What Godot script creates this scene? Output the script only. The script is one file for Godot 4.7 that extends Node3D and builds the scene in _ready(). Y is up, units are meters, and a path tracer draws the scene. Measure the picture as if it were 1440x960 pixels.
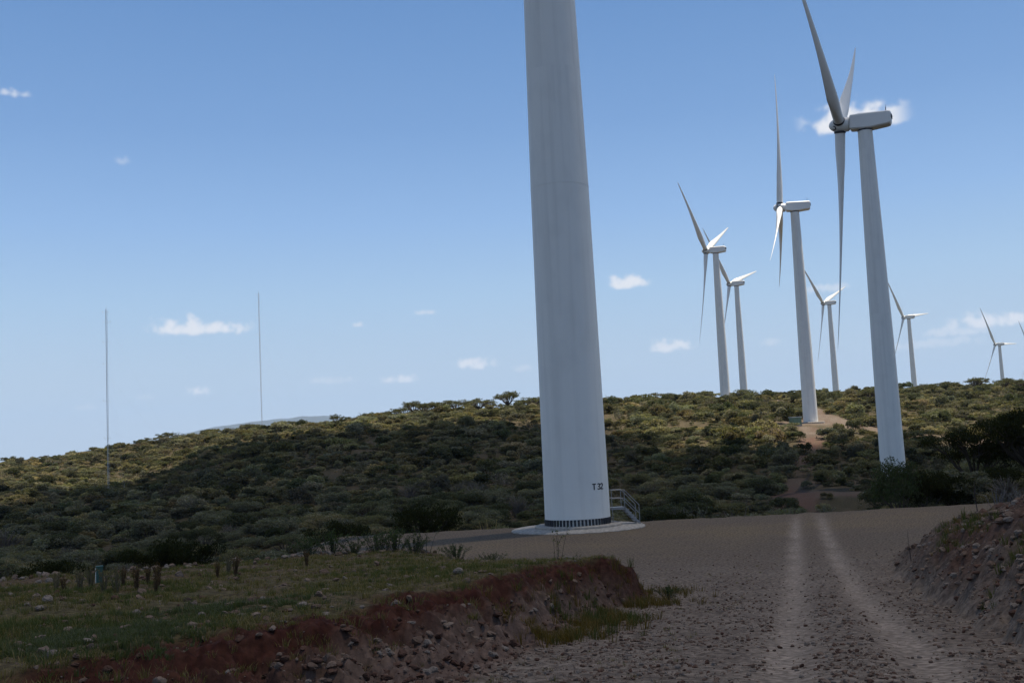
extends Node3D
# A wind farm on a scrubby ridge: a gravel road, turbine 32 on its pad, a shaded hillside, turbines and masts behind.

var rng := RandomNumberGenerator.new()
var n1 := FastNoiseLite.new()      # broad
var n2 := FastNoiseLite.new()      # metre scale
var n3 := FastNoiseLite.new()      # fine
var names := {}
var M := {}

const SUN_AZ := 58.0
const SUN_EL := 75.0

# ------------------------------------------------------------------ terrain tables
# ground height by forward distance D (rows) and by direction t = x / D (columns)
const TT := [-0.75, -0.48, -0.38, -0.28, -0.1733, -0.08, 0.0267, 0.12, 0.22, 0.28, 0.3467, 0.4133, 0.48, 0.75]
const TD := [30.0, 45.0, 60.0, 76.0, 88.0, 110.0, 150.0, 200.0, 260.0, 330.0, 420.0, 500.0, 620.0, 850.0, 1200.0, 2000.0, 5000.0, 26000.0]
const TH := [
	[-4.5, -4.5, -4.5, -4.8, -4.8, -4.8, -4.6, -4.4, -4.4, -4.4, -4.4, -4.4, -4.0, -3.0],
	[-6.5, -6.6, -6.6, -6.4, -5.6, -5.3, -5.2, -5.2, -5.2, -5.2, -5.2, -5.2, -4.6, -3.0],
	[-9.0, -9.0, -9.0, -8.4, -6.2, -5.8, -5.8, -5.8, -5.8, -5.8, -5.8, -5.6, -5.0, -3.0],
	[-11.0, -11.0, -11.0, -10.5, -9.0, -8.0, -7.5, -7.4, -7.4, -7.4, -6.8, -6.4, -5.6, -4.0],
	[-12.5, -12.6, -12.6, -12.0, -11.0, -10.4, -10.2, -10.2, -10.4, -10.0, -8.2, -7.0, -6.2, -5.0],
	[-14.0, -14.5, -14.5, -13.6, -12.4, -12.2, -12.4, -12.6, -13.0, -12.4, -10.4, -8.0, -6.8, -6.0],
	[-14.5, -15.0, -15.0, -13.4, -12.0, -11.6, -11.9, -12.0, -12.0, -10.9, -10.8, -9.4, -8.0, -7.0],
	[-14.0, -14.0, -14.4, -12.2, -10.9, -10.5, -10.9, -9.9, -8.9, -8.6, -9.8, -10.0, -9.0, -7.0],
	[-12.0, -12.4, -13.2, -8.8, -7.3, -6.4, -6.4, -4.4, -3.2, -3.0, -5.0, -7.0, -7.0, -6.0],
	[-10.0, -9.6, -11.2, -4.2, -0.4, 1.3, 1.8, 3.6, 3.4, 2.8, 0.0, -1.3, -2.0, -2.0],
	[-6.0, -5.6, -8.4, 3.6, 7.8, 9.6, 11.0, 12.0, 11.2, 10.0, 8.6, 7.4, 7.0, 7.0],
	[-2.0, -1.6, -1.6, 9.2, 13.0, 14.8, 15.2, 15.4, 14.2, 13.8, 14.0, 13.2, 13.0, 13.0],
	[2.0, 1.8, 7.6, 12.4, 11.8, 12.4, 14.0, 17.0, 18.5, 18.5, 18.5, 18.5, 18.0, 18.0],
	[0.0, 0.0, 2.0, 5.0, 6.0, 8.0, 10.0, 14.0, 18.0, 19.0, 18.5, 17.5, 17.0, 17.0],
	[-20.0, -20.0, -20.0, -20.0, -15.0, -10.0, -5.0, 0.0, 5.0, 7.0, 8.0, 8.0, 7.5, 7.0],
	[-80.0, -80.0, -80.0, -80.0, -70.0, -60.0, -50.0, -40.0, -40.0, -40.0, -40.0, -40.0, -40.0, -40.0],
	[-150.0, -150.0, -150.0, -150.0, -150.0, -150.0, -150.0, -150.0, -150.0, -150.0, -150.0, -150.0, -150.0, -150.0],
	[-160.0, -160.0, -160.0, -160.0, -160.0, -160.0, -160.0, -160.0, -160.0, -160.0, -160.0, -160.0, -160.0, -160.0]]

const ROAD_H := [[-60.0, 3.5], [0.0, -1.45], [10.4, -2.5], [28.0, -4.25], [45.0, -5.2], [60.0, -5.62], [76.0, -5.72], [84.0, -6.4]]
const EDGE_X := [[-30.0, -8.0], [5.0, -6.3], [9.0, -5.0], [11.0, -4.15], [14.0, -2.75], [18.0, -1.3], [25.0, 0.75], [29.0, 2.5], [34.0, 3.6]]
const FOOT_X := [[-30.0, -4.6], [5.0, -2.2], [12.0, -0.5], [18.0, 0.5], [25.0, 2.0], [30.0, 3.6], [34.0, 4.4]]
const SHELF_D := [[-60.0, 20.0], [-25.0, 24.0], [-13.4, 27.0], [-8.9, 31.0], [-6.5, 34.0], [-2.9, 34.5], [0.85, 31.5], [2.7, 28.5], [5.0, 27.0]]
# bare tracks further off: points x, D and half width
const TRACK := [[[20.0, 78.0, 3.5], [40.0, 108.0, 3.0], [70.0, 150.0, 3.0], [104.0, 205.0, 3.0], [126.0, 252.0, 4.0], [121.0, 283.0, 5.0], [107.0, 308.0, 5.0], [98.0, 326.0, 5.0], [103.0, 365.0, 3.6], [107.0, 410.0, 3.2], [111.0, 445.0, 3.0], [120.0, 520.0, 3.0]],
	[[84.0, 300.0, 4.0], [68.0, 250.0, 2.2], [54.0, 205.0, 2.0], [44.0, 172.0, 3.6], [38.0, 148.0, 2.4]]]
const CLEARING := [[87.6, 316.0, 11.0], [53.0, 170.0, 8.0], [69.0, 188.0, 9.0]]

func track(pts: Array, d: float) -> float:
	if d <= pts[0][0]:
		return pts[0][1]
	for i in range(1, pts.size()):
		if d < pts[i][0]:
			return lerpf(pts[i - 1][1], pts[i][1], (d - pts[i - 1][0]) / (pts[i][0] - pts[i - 1][0]))
	return pts[-1][1]

func cat(a: float, b: float, c: float, d: float, t: float) -> float:
	return b + 0.5 * t * (c - a + t * (2.0 * a - 5.0 * b + 4.0 * c - d + t * (3.0 * (b - c) + d - a)))

func base_h(x: float, d: float) -> float:
	var dd := clampf(d, TD[0], TD[-1])
	var t := clampf(x / maxf(d, 30.0), TT[0], TT[-1])
	var i := 0
	while i < TT.size() - 2 and t > TT[i + 1]:
		i += 1
	var j := 0
	while j < TD.size() - 2 and dd > TD[j + 1]:
		j += 1
	var u: float = (t - TT[i]) / (TT[i + 1] - TT[i])
	var v: float = log(dd / TD[j]) / log(TD[j + 1] / TD[j])
	var r: Array[float] = [0.0, 0.0, 0.0, 0.0]
	var i0 := maxi(i - 1, 0)
	var i3 := mini(i + 2, TT.size() - 1)
	for k in 4:
		var row: Array = TH[clampi(j - 1 + k, 0, TD.size() - 1)]
		r[k] = cat(row[i0], row[i], row[i + 1], row[i3], u)
	return cat(r[0], r[1], r[2], r[3], v)

func road_x(d: float) -> float:
	return 0.50 + 0.259 * d

func sm(a: float, b: float, x: float) -> float:
	var t := clampf((x - a) / (b - a), 0.0, 1.0)
	return t * t * (3.0 - 2.0 * t)

# the zones of the near ground: shelf (1 on the grassy shelf), face (1 on the cut bank), pad, mound
var z_shelf := 0.0
var z_face := 0.0
var z_pad := 0.0
var z_mound := 0.0
var z_moundface := 0.0

func zones(x: float, d: float) -> void:
	z_shelf = 0.0
	z_face = 0.0
	z_pad = 0.0
	z_mound = 0.0
	z_moundface = 0.0
	if d > 100.0:
		return
	var wob := n2.get_noise_2d(x * 1.3, d * 1.3) * 0.55 + n3.get_noise_2d(x * 0.9, d * 0.9) * 0.18
	z_pad = sm(-20.0, -12.0, x + wob) * (1.0 - sm(74.0, 86.0, d + wob * 1.5)) * (1.0 - sm(52.0, 66.0, x))
	if d < 46.0 and x < 8.0:
		var e := track(EDGE_X, d) + wob
		var f := track(FOOT_X, d) + wob * 0.6
		var s1 := clampf((f - x) / maxf(f - e, 0.5), 0.0, 1.0)
		var far := track(SHELF_D, x) + wob
		var s2 := 1.0 - clampf((d - far) / 5.5, 0.0, 1.0)
		var s2b := 1.0 - clampf((d - far) / 3.6, 0.0, 1.0)
		var s := s1 * (s2b if x > -1.0 else lerpf(s2b, s2, sm(-1.0, -6.0, x)))
		z_shelf = s * s * (3.0 - 2.0 * s)
		z_face = 1.0 - absf(2.0 * s - 1.0)
	if d < 60.0 and x > 0.0:
		var foot := road_x(d) + 2.2 + 0.9 * sm(30.0, 46.0, d) + wob * 0.8
		var rise := clampf((x - foot) / 3.0, 0.0, 1.0)
		var fade := 1.0 - sm(28.0, 47.0, d + wob)
		z_mound = (rise * (2.0 - rise)) * fade
		z_moundface = sm(0.0, 0.25, rise) * sm(0.0, 0.3, fade)

func height(x: float, d: float) -> float:
	zones(x, d)
	var h := base_h(x, d)
	if d > 90.0:
		var a := sm(80.0, 160.0, d)
		h += a * (n1.get_noise_2d(x, d) * 1.5 + n2.get_noise_2d(x * 0.25, d * 0.25) * 0.6)
		for c in CLEARING:
			var q := 1.0 - sm(c[2] * 0.5, c[2] * 1.3, Vector2(x - c[0], d - c[1]).length())
			if q > 0.0:
				h = lerpf(h, base_h(c[0], c[1]), q * 0.7)
		return h
	var lump := n2.get_noise_2d(x, d)
	var fine := n3.get_noise_2d(x * 2.0, d * 2.0)
	h += lump * 0.25 * (1.0 - z_pad)
	var rp := track(ROAD_H, d)
	# road surface: two worn ruts with loose stones heaped between and beside them
	var off := x - road_x(d)
	var rut := exp(-pow((absf(off) - 0.82) / 0.34, 2.0)) * (1.0 - sm(60.0, 80.0, d))
	rp += (1.0 - rut) * (lump * 0.035 + fine * 0.016) - rut * 0.05 + 0.05 * exp(-off * off / 0.2)
	h = lerpf(h, rp, z_pad)
	if z_shelf > 0.0:
		h = lerpf(h, -1.25 - 0.056 * d - 0.04 * pow(maxf(0.0, d - 24.0), 1.3) * sm(-4.0, 0.0, x) + lump * 0.1 + fine * 0.03, z_shelf)
	if z_face > 0.0:
		h += z_face * (n3.get_noise_2d(x * 0.9, d * 0.9) * 0.32 + fine * 0.16 + n3.get_noise_2d(x * 6.0, d * 6.0) * 0.10)
	if z_mound > 0.0:
		h += z_mound * (1.95 + lump * 0.3) + z_moundface * (fine * 0.11 + n3.get_noise_2d(x * 5.0, d * 5.0) * 0.05)
	return h

func seg_near(x: float, d: float) -> float:
	# 1 on a bare track or clearing further off, 0 away from it
	var w := 0.0
	if d < 78.0 or d > 560.0 or x < 20.0:
		return 0.0
	var p := Vector2(x, d)
	for t in TRACK:
		for i in range(t.size() - 1):
			var a := Vector2(t[i][0], t[i][1])
			var b := Vector2(t[i + 1][0], t[i + 1][1])
			var k := clampf((p - a).dot(b - a) / (b - a).length_squared(), 0.0, 1.0)
			var q := p.distance_to(a.lerp(b, k))
			var hw := lerpf(t[i][2], t[i + 1][2], k)
			if q < hw + 2.5:
				w = maxf(w, 1.0 - sm(hw - 0.5, hw + 1.5, q + n2.get_noise_2d(x, d) * 1.2 + (maxf(0.0, n1.get_noise_2d(x * 4.0, d * 4.0) * 8.0) if d < 270.0 else 0.0)))
	for c in CLEARING:
		w = maxf(w, 1.0 - sm(c[2] - 2.0, c[2] + 2.0, p.distance_to(Vector2(c[0], c[1])) + n1.get_noise_2d(x * 3.0, d * 3.0) * 5.0))
	return w

func ground_color(x: float, d: float) -> Color:
	zones(x, d)
	var a := n1.get_noise_2d(x * 2.0 + 50.0, d * 2.0)
	var b := n2.get_noise_2d(x + 90.0, d)
	var c := n3.get_noise_2d(x * 2.0, d * 2.0 + 30.0)
	var soil := Color(0.095, 0.08, 0.046).lerp(Color(0.14, 0.108, 0.068), clampf(0.5 + b + a * 0.6, 0.0, 1.0))
	if d > 700.0:
		return soil.lerp(Color(0.10, 0.10, 0.055), 0.6 + 0.3 * a)
	var far_track := seg_near(x, d)
	if far_track > 0.0:
		var tc := Color(0.225, 0.178, 0.14).lerp(Color(0.175, 0.125, 0.094), clampf(0.5 + a + b, 0.0, 1.0))
		if d < 275.0:
			tc = Color(0.17, 0.105, 0.078).lerp(Color(0.165, 0.125, 0.092), clampf(0.5 + 2.0 * a + 0.5 * b, 0.0, 1.0))
		soil = soil.lerp(tc, far_track)
	if d > 100.0:
		return soil
	var pad := Color(0.235, 0.178, 0.132).lerp(Color(0.285, 0.21, 0.135), clampf(0.3 + 1.6 * a + 0.5 * b, 0.0, 1.0))
	var off := x - road_x(d)
	var near := 1.0 - sm(30.0, 50.0, d)
	var road := Color(0.32, 0.25, 0.195).lerp(Color(0.235, 0.178, 0.138), clampf(0.5 + b + c, 0.0, 1.0))
	pad = pad.lerp(road, near)
	var rut := exp(-pow((absf(off + b * 0.1) - 0.82) / 0.36, 2.0)) * (1.0 - sm(66.0, 78.0, d))
	pad = pad.lerp(Color(0.47, 0.37, 0.29), rut * clampf(0.75 + b * 0.6 + c * 0.3, 0.0, 1.0))
	var g := soil.lerp(pad, z_pad)
	if z_shelf > 0.0:
		var turf := Color(0.165, 0.11, 0.065).lerp(Color(0.145, 0.115, 0.055), clampf(0.5 + 1.5 * b + a, 0.0, 1.0))
		turf = turf.lerp(Color(0.15, 0.118, 0.062), clampf(c * 1.5 + a, 0.0, 1.0))
		var rim := exp(-pow((d - track(SHELF_D, x)) / 2.2, 2.0))
		turf = turf.lerp(Color(0.15, 0.098, 0.066), rim * clampf(0.7 + b + c, 0.0, 1.0))
		g = g.lerp(turf, sm(0.7, 0.97, z_shelf + c * 0.06))
	if z_face > 0.04:
		var red := Color(0.082, 0.03, 0.02).lerp(Color(0.115, 0.05, 0.035), clampf(0.35 + b + c, 0.0, 1.0))
		var stony := Color(0.215, 0.145, 0.11)
		red = red.lerp(stony, (1.0 - sm(0.3, 0.75, z_shelf + b * 0.25)) * sm(8.5, 12.0, d) * (1.0 - sm(24.0, 29.0, d) * 0.8))
		g = g.lerp(red, sm(0.04, 0.30, z_face + c * 0.08))
	if z_moundface > 0.0:
		var rub := Color(0.185, 0.135, 0.104).lerp(Color(0.14, 0.08, 0.058), clampf(0.2 + 1.5 * a + b + sm(0.5, 0.9, z_mound) * 0.5, 0.0, 1.0))
		g = g.lerp(rub, z_moundface)
	return g

# ------------------------------------------------------------------ mesh helpers
class Buf:
	var v := PackedVector3Array()
	var c := PackedColorArray()
	var i := PackedInt32Array()
	var nn := PackedVector3Array()
	func tri(a: Vector3, b: Vector3, d: Vector3, col: Color) -> void:
		var k := v.size()
		v.append(a); v.append(b); v.append(d)
		c.append(col); c.append(col); c.append(col)
		i.append(k); i.append(k + 1); i.append(k + 2)
	func quad(a: Vector3, b: Vector3, d: Vector3, e: Vector3, col := Color.WHITE) -> void:
		var k := v.size()
		v.append(a); v.append(b); v.append(d); v.append(e)
		c.append(col); c.append(col); c.append(col); c.append(col)
		i.append(k); i.append(k + 1); i.append(k + 2)
		i.append(k); i.append(k + 2); i.append(k + 3)
	func box(lo: Vector3, hi: Vector3, col := Color.WHITE) -> void:
		var p := []
		for k in 8:
			p.append(Vector3(hi.x if k & 1 else lo.x, hi.y if k & 2 else lo.y, hi.z if k & 4 else lo.z))
		for f in [[0, 1, 3, 2], [5, 4, 6, 7], [4, 0, 2, 6], [1, 5, 7, 3], [2, 3, 7, 6], [4, 5, 1, 0]]:
			quad(p[f[0]], p[f[3]], p[f[2]], p[f[1]], col)
	func tube(p: Array, r: Array, sides: int, col := Color.WHITE) -> void:
		# a bent, tapered tube through the points p with radii r
		var start := v.size()
		for k in p.size():
			var dir: Vector3 = (p[mini(k + 1, p.size() - 1)] - p[maxi(k - 1, 0)]).normalized()
			var u := dir.cross(Vector3(0.31, 0.2, 0.93)).normalized()
			var w := dir.cross(u)
			for s in sides:
				var an := TAU * s / sides
				v.append(p[k] + (u * cos(an) + w * sin(an)) * r[k])
				c.append(col)
		for k in p.size() - 1:
			for s in sides:
				var a := start + k * sides + s
				var b := start + k * sides + (s + 1) % sides
				i.append(a); i.append(b); i.append(a + sides)
				i.append(b); i.append(b + sides); i.append(a + sides)
		for e in [0, p.size() - 1]:
			var mid := v.size()
			v.append(p[e]); c.append(col)
			for s in sides:
				var a: int = start + e * sides + s
				var b: int = start + e * sides + (s + 1) % sides
				i.append(mid); i.append(b if e == 0 else a); i.append(a if e == 0 else b)
	func mesh(m: Material, smooth := false) -> ArrayMesh:
		var out := ArrayMesh.new()
		if smooth:
			nn.resize(v.size())
			nn.fill(Vector3.ZERO)
			for t in range(0, i.size(), 3):
				var q := (v[i[t + 2]] - v[i[t]]).cross(v[i[t + 1]] - v[i[t]])
				nn[i[t]] += q; nn[i[t + 1]] += q; nn[i[t + 2]] += q
			for k in nn.size():
				nn[k] = nn[k].normalized()
		var arr := []
		arr.resize(Mesh.ARRAY_MAX)
		arr[Mesh.ARRAY_VERTEX] = v
		arr[Mesh.ARRAY_COLOR] = c
		arr[Mesh.ARRAY_INDEX] = i
		if smooth:
			arr[Mesh.ARRAY_NORMAL] = nn
		out.add_surface_from_arrays(Mesh.PRIMITIVE_TRIANGLES, arr)
		out.surface_set_material(0, m)
		return out

func lathe(b: Buf, prof: Array, sides: int, col := Color.WHITE) -> void:
	# profile points [radius, height] about the y axis
	var start := b.v.size()
	for p in prof:
		for s in sides:
			var an := TAU * s / sides
			b.v.append(Vector3(cos(an) * p[0], p[1], sin(an) * p[0]))
			b.c.append(col)
	for k in prof.size() - 1:
		for s in sides:
			var a := start + k * sides + s
			var e := start + k * sides + (s + 1) % sides
			b.i.append(a); b.i.append(e); b.i.append(a + sides)
			b.i.append(e); b.i.append(e + sides); b.i.append(a + sides)

func numbered(called: String) -> String:
	var n: int = names.get(called, 0)
	names[called] = n + 1
	return called if n == 0 else "%s_%03d" % [called, n]

func thing(called: String, at: Vector3, label: String, category: String, group := "") -> Node3D:
	var o := Node3D.new()
	o.name = numbered(called)
	o.position = at
	add_child(o)
	describe(o, label, category, group)
	return o

func describe(o: Node, label: String, category: String, group := "") -> void:
	o.set_meta("label", label)
	o.set_meta("category", category)
	if group != "":
		o.set_meta("group", group)

func part(called: String, m: Mesh, parent: Node) -> MeshInstance3D:
	var o := MeshInstance3D.new()
	o.name = called
	o.mesh = m
	parent.add_child(o, true)
	return o

func single(called: String, m: Mesh, at: Transform3D, label: String, category: String, group := "") -> MeshInstance3D:
	var o := MeshInstance3D.new()
	o.name = numbered(called)
	o.mesh = m
	o.transform = at
	add_child(o)
	describe(o, label, category, group)
	return o

func ground_at(x: float, d: float) -> Vector3:
	return Vector3(x, height(x, d), -d)

func seen_from_camera(x: float, d: float, top: float) -> bool:
	# whether a point at that height above the ground is in the frame and clears the bare ground before it
	if d < 4.0 or absf(x / d) > 0.5:
		return false
	var y := height(x, d) + top
	for k in range(1, 26):
		var q := pow(k / 26.0, 0.8)
		if d * q > 3.0 and height(x * q, d * q) > y * q + 0.02:
			return false
	return true

# ------------------------------------------------------------------ materials
func noise_tex(size: int, freq: float, lo: float, hi: float, s: int, oct := 5, tint := Color.WHITE) -> NoiseTexture2D:
	var t := NoiseTexture2D.new()
	var f := FastNoiseLite.new()
	f.seed = s
	f.frequency = freq
	f.fractal_octaves = oct
	t.noise = f
	t.width = size
	t.height = size
	t.seamless = true
	var g := Gradient.new()
	g.set_color(0, Color(lo, lo, lo) * tint)
	g.set_color(1, Color(hi, hi, hi))
	t.color_ramp = g
	return t

func normal_tex(size: int, freq: float, s: int, strength: float) -> NoiseTexture2D:
	var t := NoiseTexture2D.new()
	var f := FastNoiseLite.new()
	f.seed = s
	f.frequency = freq
	f.fractal_octaves = 5
	t.noise = f
	t.width = size
	t.height = size
	t.seamless = true
	t.as_normal_map = true
	t.bump_strength = strength
	return t

func mat(name_: String, linear: Color, rough: float, metal := 0.0, vertex := false) -> StandardMaterial3D:
	var m := StandardMaterial3D.new()
	m.resource_name = name_
	m.albedo_color = linear.linear_to_srgb()
	m.roughness = rough
	m.metallic = metal
	m.vertex_color_use_as_albedo = vertex
	return m

func make_materials() -> void:
	var g := mat("earth", Color.WHITE, 0.95, 0.0, true)
	g.uv1_triplanar = true
	g.uv1_world_triplanar = true
	g.uv1_scale = Vector3.ONE * 0.45
	g.albedo_texture = noise_tex(1024, 0.012, 0.5, 1.0, 11, 7)
	g.normal_enabled = true
	g.normal_texture = normal_tex(1024, 0.02, 12, 9.0)
	g.normal_scale = 1.0
	g.metallic_specular = 0.15
	M.earth = g
	var st := mat("stone", Color.WHITE, 0.9, 0.0, true)
	st.uv1_triplanar = true
	st.uv1_scale = Vector3.ONE * 1.7
	st.albedo_texture = noise_tex(512, 0.02, 0.55, 1.0, 21, 5)
	st.metallic_specular = 0.2
	M.stone = st
	var leaf := mat("leaf", Color.WHITE, 0.75, 0.0, true)
	leaf.backlight_enabled = true
	leaf.backlight = Color(0.86, 0.88, 0.62)
	leaf.metallic_specular = 0.2
	M.leaf = leaf
	var bark := mat("bark", Color.WHITE, 0.95, 0.0, true)
	bark.metallic_specular = 0.2
	M.bark = bark
	# painted steel: off-white paint with rain streaks and dust
	var im := Image.create(512, 1024, false, Image.FORMAT_RGB8)
	var f := FastNoiseLite.new()
	f.seed = 5
	f.frequency = 0.02
	for y in 1024:
		for x in 512:
			var an := TAU * x / 512.0
			var p := Vector3(cos(an) * 81.0, y * 0.06, sin(an) * 81.0)
			var q := f.get_noise_3d(p.x * 2.0, p.y, p.z * 2.0)
			var r := f.get_noise_3d(p.x * 0.6, y * 0.5, p.z * 0.6)
			var k := 1.0 - 0.06 * maxf(0.0, q) - 0.04 * maxf(0.0, r) - 0.012 * (hash(x * 7919 + y * 104729) % 100) / 100.0
			im.set_pixel(x, y, Color(k, k * 0.998, k * 0.99))
	var paint := mat("painted_steel", Color(0.77, 0.745, 0.69), 0.55)
	paint.albedo_texture = ImageTexture.create_from_image(im)
	M.paint = paint
	var fibre := mat("fibreglass", Color(0.75, 0.73, 0.68), 0.5)
	M.fibre = fibre
	M.dark = mat("dark_steel", Color(0.022, 0.022, 0.026), 0.6)
	M.concrete = mat("concrete", Color(0.50, 0.435, 0.36), 0.9)
	M.concrete.uv1_triplanar = true
	M.concrete.uv1_scale = Vector3.ONE * 0.6
	M.concrete.albedo_texture = noise_tex(512, 0.01, 0.65, 1.0, 31, 6)
	M.galv = mat("galvanised_steel", Color(0.27, 0.265, 0.255), 0.55, 0.3)
	M.mast = mat("mast_steel", Color(0.52, 0.52, 0.50), 0.6)
	M.green = mat("green_paint", Color(0.13, 0.19, 0.12), 0.6)
	M.roofpaint = mat("pale_roof_paint", Color(0.62, 0.62, 0.58), 0.5)
	M.teal = mat("teal_paint", Color(0.03, 0.085, 0.062), 0.6)
	M.ink = mat("black_lettering", Color(0.02, 0.02, 0.022), 0.7)
	M.paper = mat("white_plastic", Color(0.75, 0.75, 0.74), 0.5)
	M.cloud = mat("cloud_white", Color(0.9, 0.9, 0.9), 1.0)
	M.cloud.transparency = BaseMaterial3D.TRANSPARENCY_ALPHA
	M.cloud.albedo_color.a = 0.68     # thin enough to let about a tenth of the sun through its two faces
	M.ridge = mat("far_slope", Color(0.042, 0.047, 0.046), 1.0)

# ------------------------------------------------------------------ sky
const CLOUDS := [[-16.41, 6.76, 6.00, 1.28, 1.00], [-16.58, 3.51, 1.36, 0.60, 1.00], [-4.60, 7.26, 1.29, 0.38, 0.59], [-8.24, 6.70, 0.64, 0.34, 0.68], [-6.00, 3.77, 2.65, 0.64, 0.93], [-2.05, 4.32, 2.65, 0.94, 1.00], [-9.76, 3.85, 3.36, 0.47, 0.38], [0.50, 3.97, 1.36, 0.47, 0.43], [6.44, 8.21, 2.56, 1.20, 1.00], [8.53, 4.66, 2.96, 1.02, 1.00], [18.72, 15.41, 6.00, 2.05, 1.00], [16.76, 7.14, 2.80, 0.60, 0.51], [13.70, 4.61, 1.44, 0.47, 0.43], [24.33, 4.80, 4.41, 1.10, 1.00], [22.68, 4.42, 3.60, 0.85, 0.59], [21.48, 3.88, 5.61, 0.68, 0.43], [-25.09, 18.02, 1.60, 0.51, 0.59], [-20.04, 15.17, 0.96, 0.51, 0.28], [-21.94, 2.89, 1.44, 0.38, 0.30], [-19.08, 3.33, 1.20, 0.34, 0.25]]
const SKY_EL := [0.0, 2.0, 4.5, 8.0, 12.0, 17.0, 23.0, 35.0, 60.0, 90.0]
const SKY_RGB := [[205, 214, 225], [201, 213, 226], [190, 209, 228], [172, 202, 232], [147, 184, 230], [122, 162, 214], [104, 146, 201], [86, 125, 180], [70, 107, 162], [64, 100, 154]]

func sky_at(el: float) -> Color:
	var k := 0
	while k < SKY_EL.size() - 2 and el > SKY_EL[k + 1]:
		k += 1
	var t := clampf((el - SKY_EL[k]) / (SKY_EL[k + 1] - SKY_EL[k]), 0.0, 1.0)
	var a := Color(SKY_RGB[k][0] / 255.0, SKY_RGB[k][1] / 255.0, SKY_RGB[k][2] / 255.0)
	var b := Color(SKY_RGB[k + 1][0] / 255.0, SKY_RGB[k + 1][1] / 255.0, SKY_RGB[k + 1][2] / 255.0)
	return a.lerp(b, t).srgb_to_linear()

func paint_cloud(im: Image, w: int, h: int, c: Array, f: FastNoiseLite, salt: float, grain := 1) -> void:
	var per := w / 360.0
	var spread: float = 1.0 / maxf(cos(deg_to_rad(c[1])), 0.25)
	var hx := int(c[2] * 0.62 * spread * per) + 2
	var hy := int(c[3] * 0.75 * per) + 2
	var cx := int(fposmod(c[0], 360.0) * per)
	var cy := int((90.0 - c[1]) * per)
	for iy in range(-hy, hy + 1, grain):
		var y := cy + iy
		if y < 0 or y >= h / 2:
			continue
		for ix in range(-hx, hx + 1, grain):
			var x := posmod(cx + ix, w)
			var u: float = ix / (c[2] * 0.5 * spread * per)      # -1 .. 1 across
			var v: float = -iy / (c[3] * 0.5 * per)     # up positive
			var long: float = c[2] / c[3]
			var sag := v * 0.95 if v > 0.0 else v * 2.3
			var den := 1.0 - u * u - sag * sag + 1.25 * f.get_noise_3d(u * long * 34.0, v * 34.0, salt) + 0.5 * f.get_noise_3d(u * long * 120.0, v * 120.0, salt + 40.0)
			den = minf(den, (1.0 - absf(u)) * 2.0)
			var al: float = c[4] * sm(0.0, 0.95, den)
			if al <= 0.003:
				continue
			var col := Color(0.86, 0.87, 0.91)
			if grain == 1:
				im.set_pixel(x, y, im.get_pixel(x, y).lerp(col, al))
			else:
				im.fill_rect(Rect2i(x, y, grain, grain), im.get_pixel(x, y).lerp(col, al))

func make_sky() -> Sky:
	var w := 4096
	var h := 2048
	var im := Image.create(w, h, false, Image.FORMAT_RGBF)
	for y in h:
		var el := 90.0 - (y + 0.5) / h * 180.0
		var col := sky_at(maxf(el, 0.0)) if el > 0.0 else Color(0.16, 0.14, 0.10)
		im.fill_rect(Rect2i(0, y, w, 1), col)
	var f := FastNoiseLite.new()
	f.seed = 77
	f.frequency = 0.02
	f.fractal_octaves = 5
	for k in CLOUDS.size():
		paint_cloud(im, w, h, CLOUDS[k], f, k * 137.0)
	# scattered fair-weather cumulus all round and overhead, unseen, made denser to whiten the shade
	var r := RandomNumberGenerator.new()
	r.seed = 404
	for k in 230:
		var el := 3.0 + 62.0 * pow(r.randf(), 1.5)
		var az := r.randf_range(-180.0, 180.0)
		if absf(az) < 38.0 and el < 30.0:
			continue
		var size := r.randf_range(0.5, 1.0) * (2.0 + 16.0 * sin(deg_to_rad(el)))
		paint_cloud(im, w, h, [az, el, size * 1.6, size * 0.55, r.randf_range(0.5, 1.0)], f, 5000.0 + k * 91.0, 3)
	var pm := PanoramaSkyMaterial.new()
	pm.panorama = ImageTexture.create_from_image(im)
	pm.filter = true
	var s := Sky.new()
	s.sky_material = pm
	return s

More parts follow.
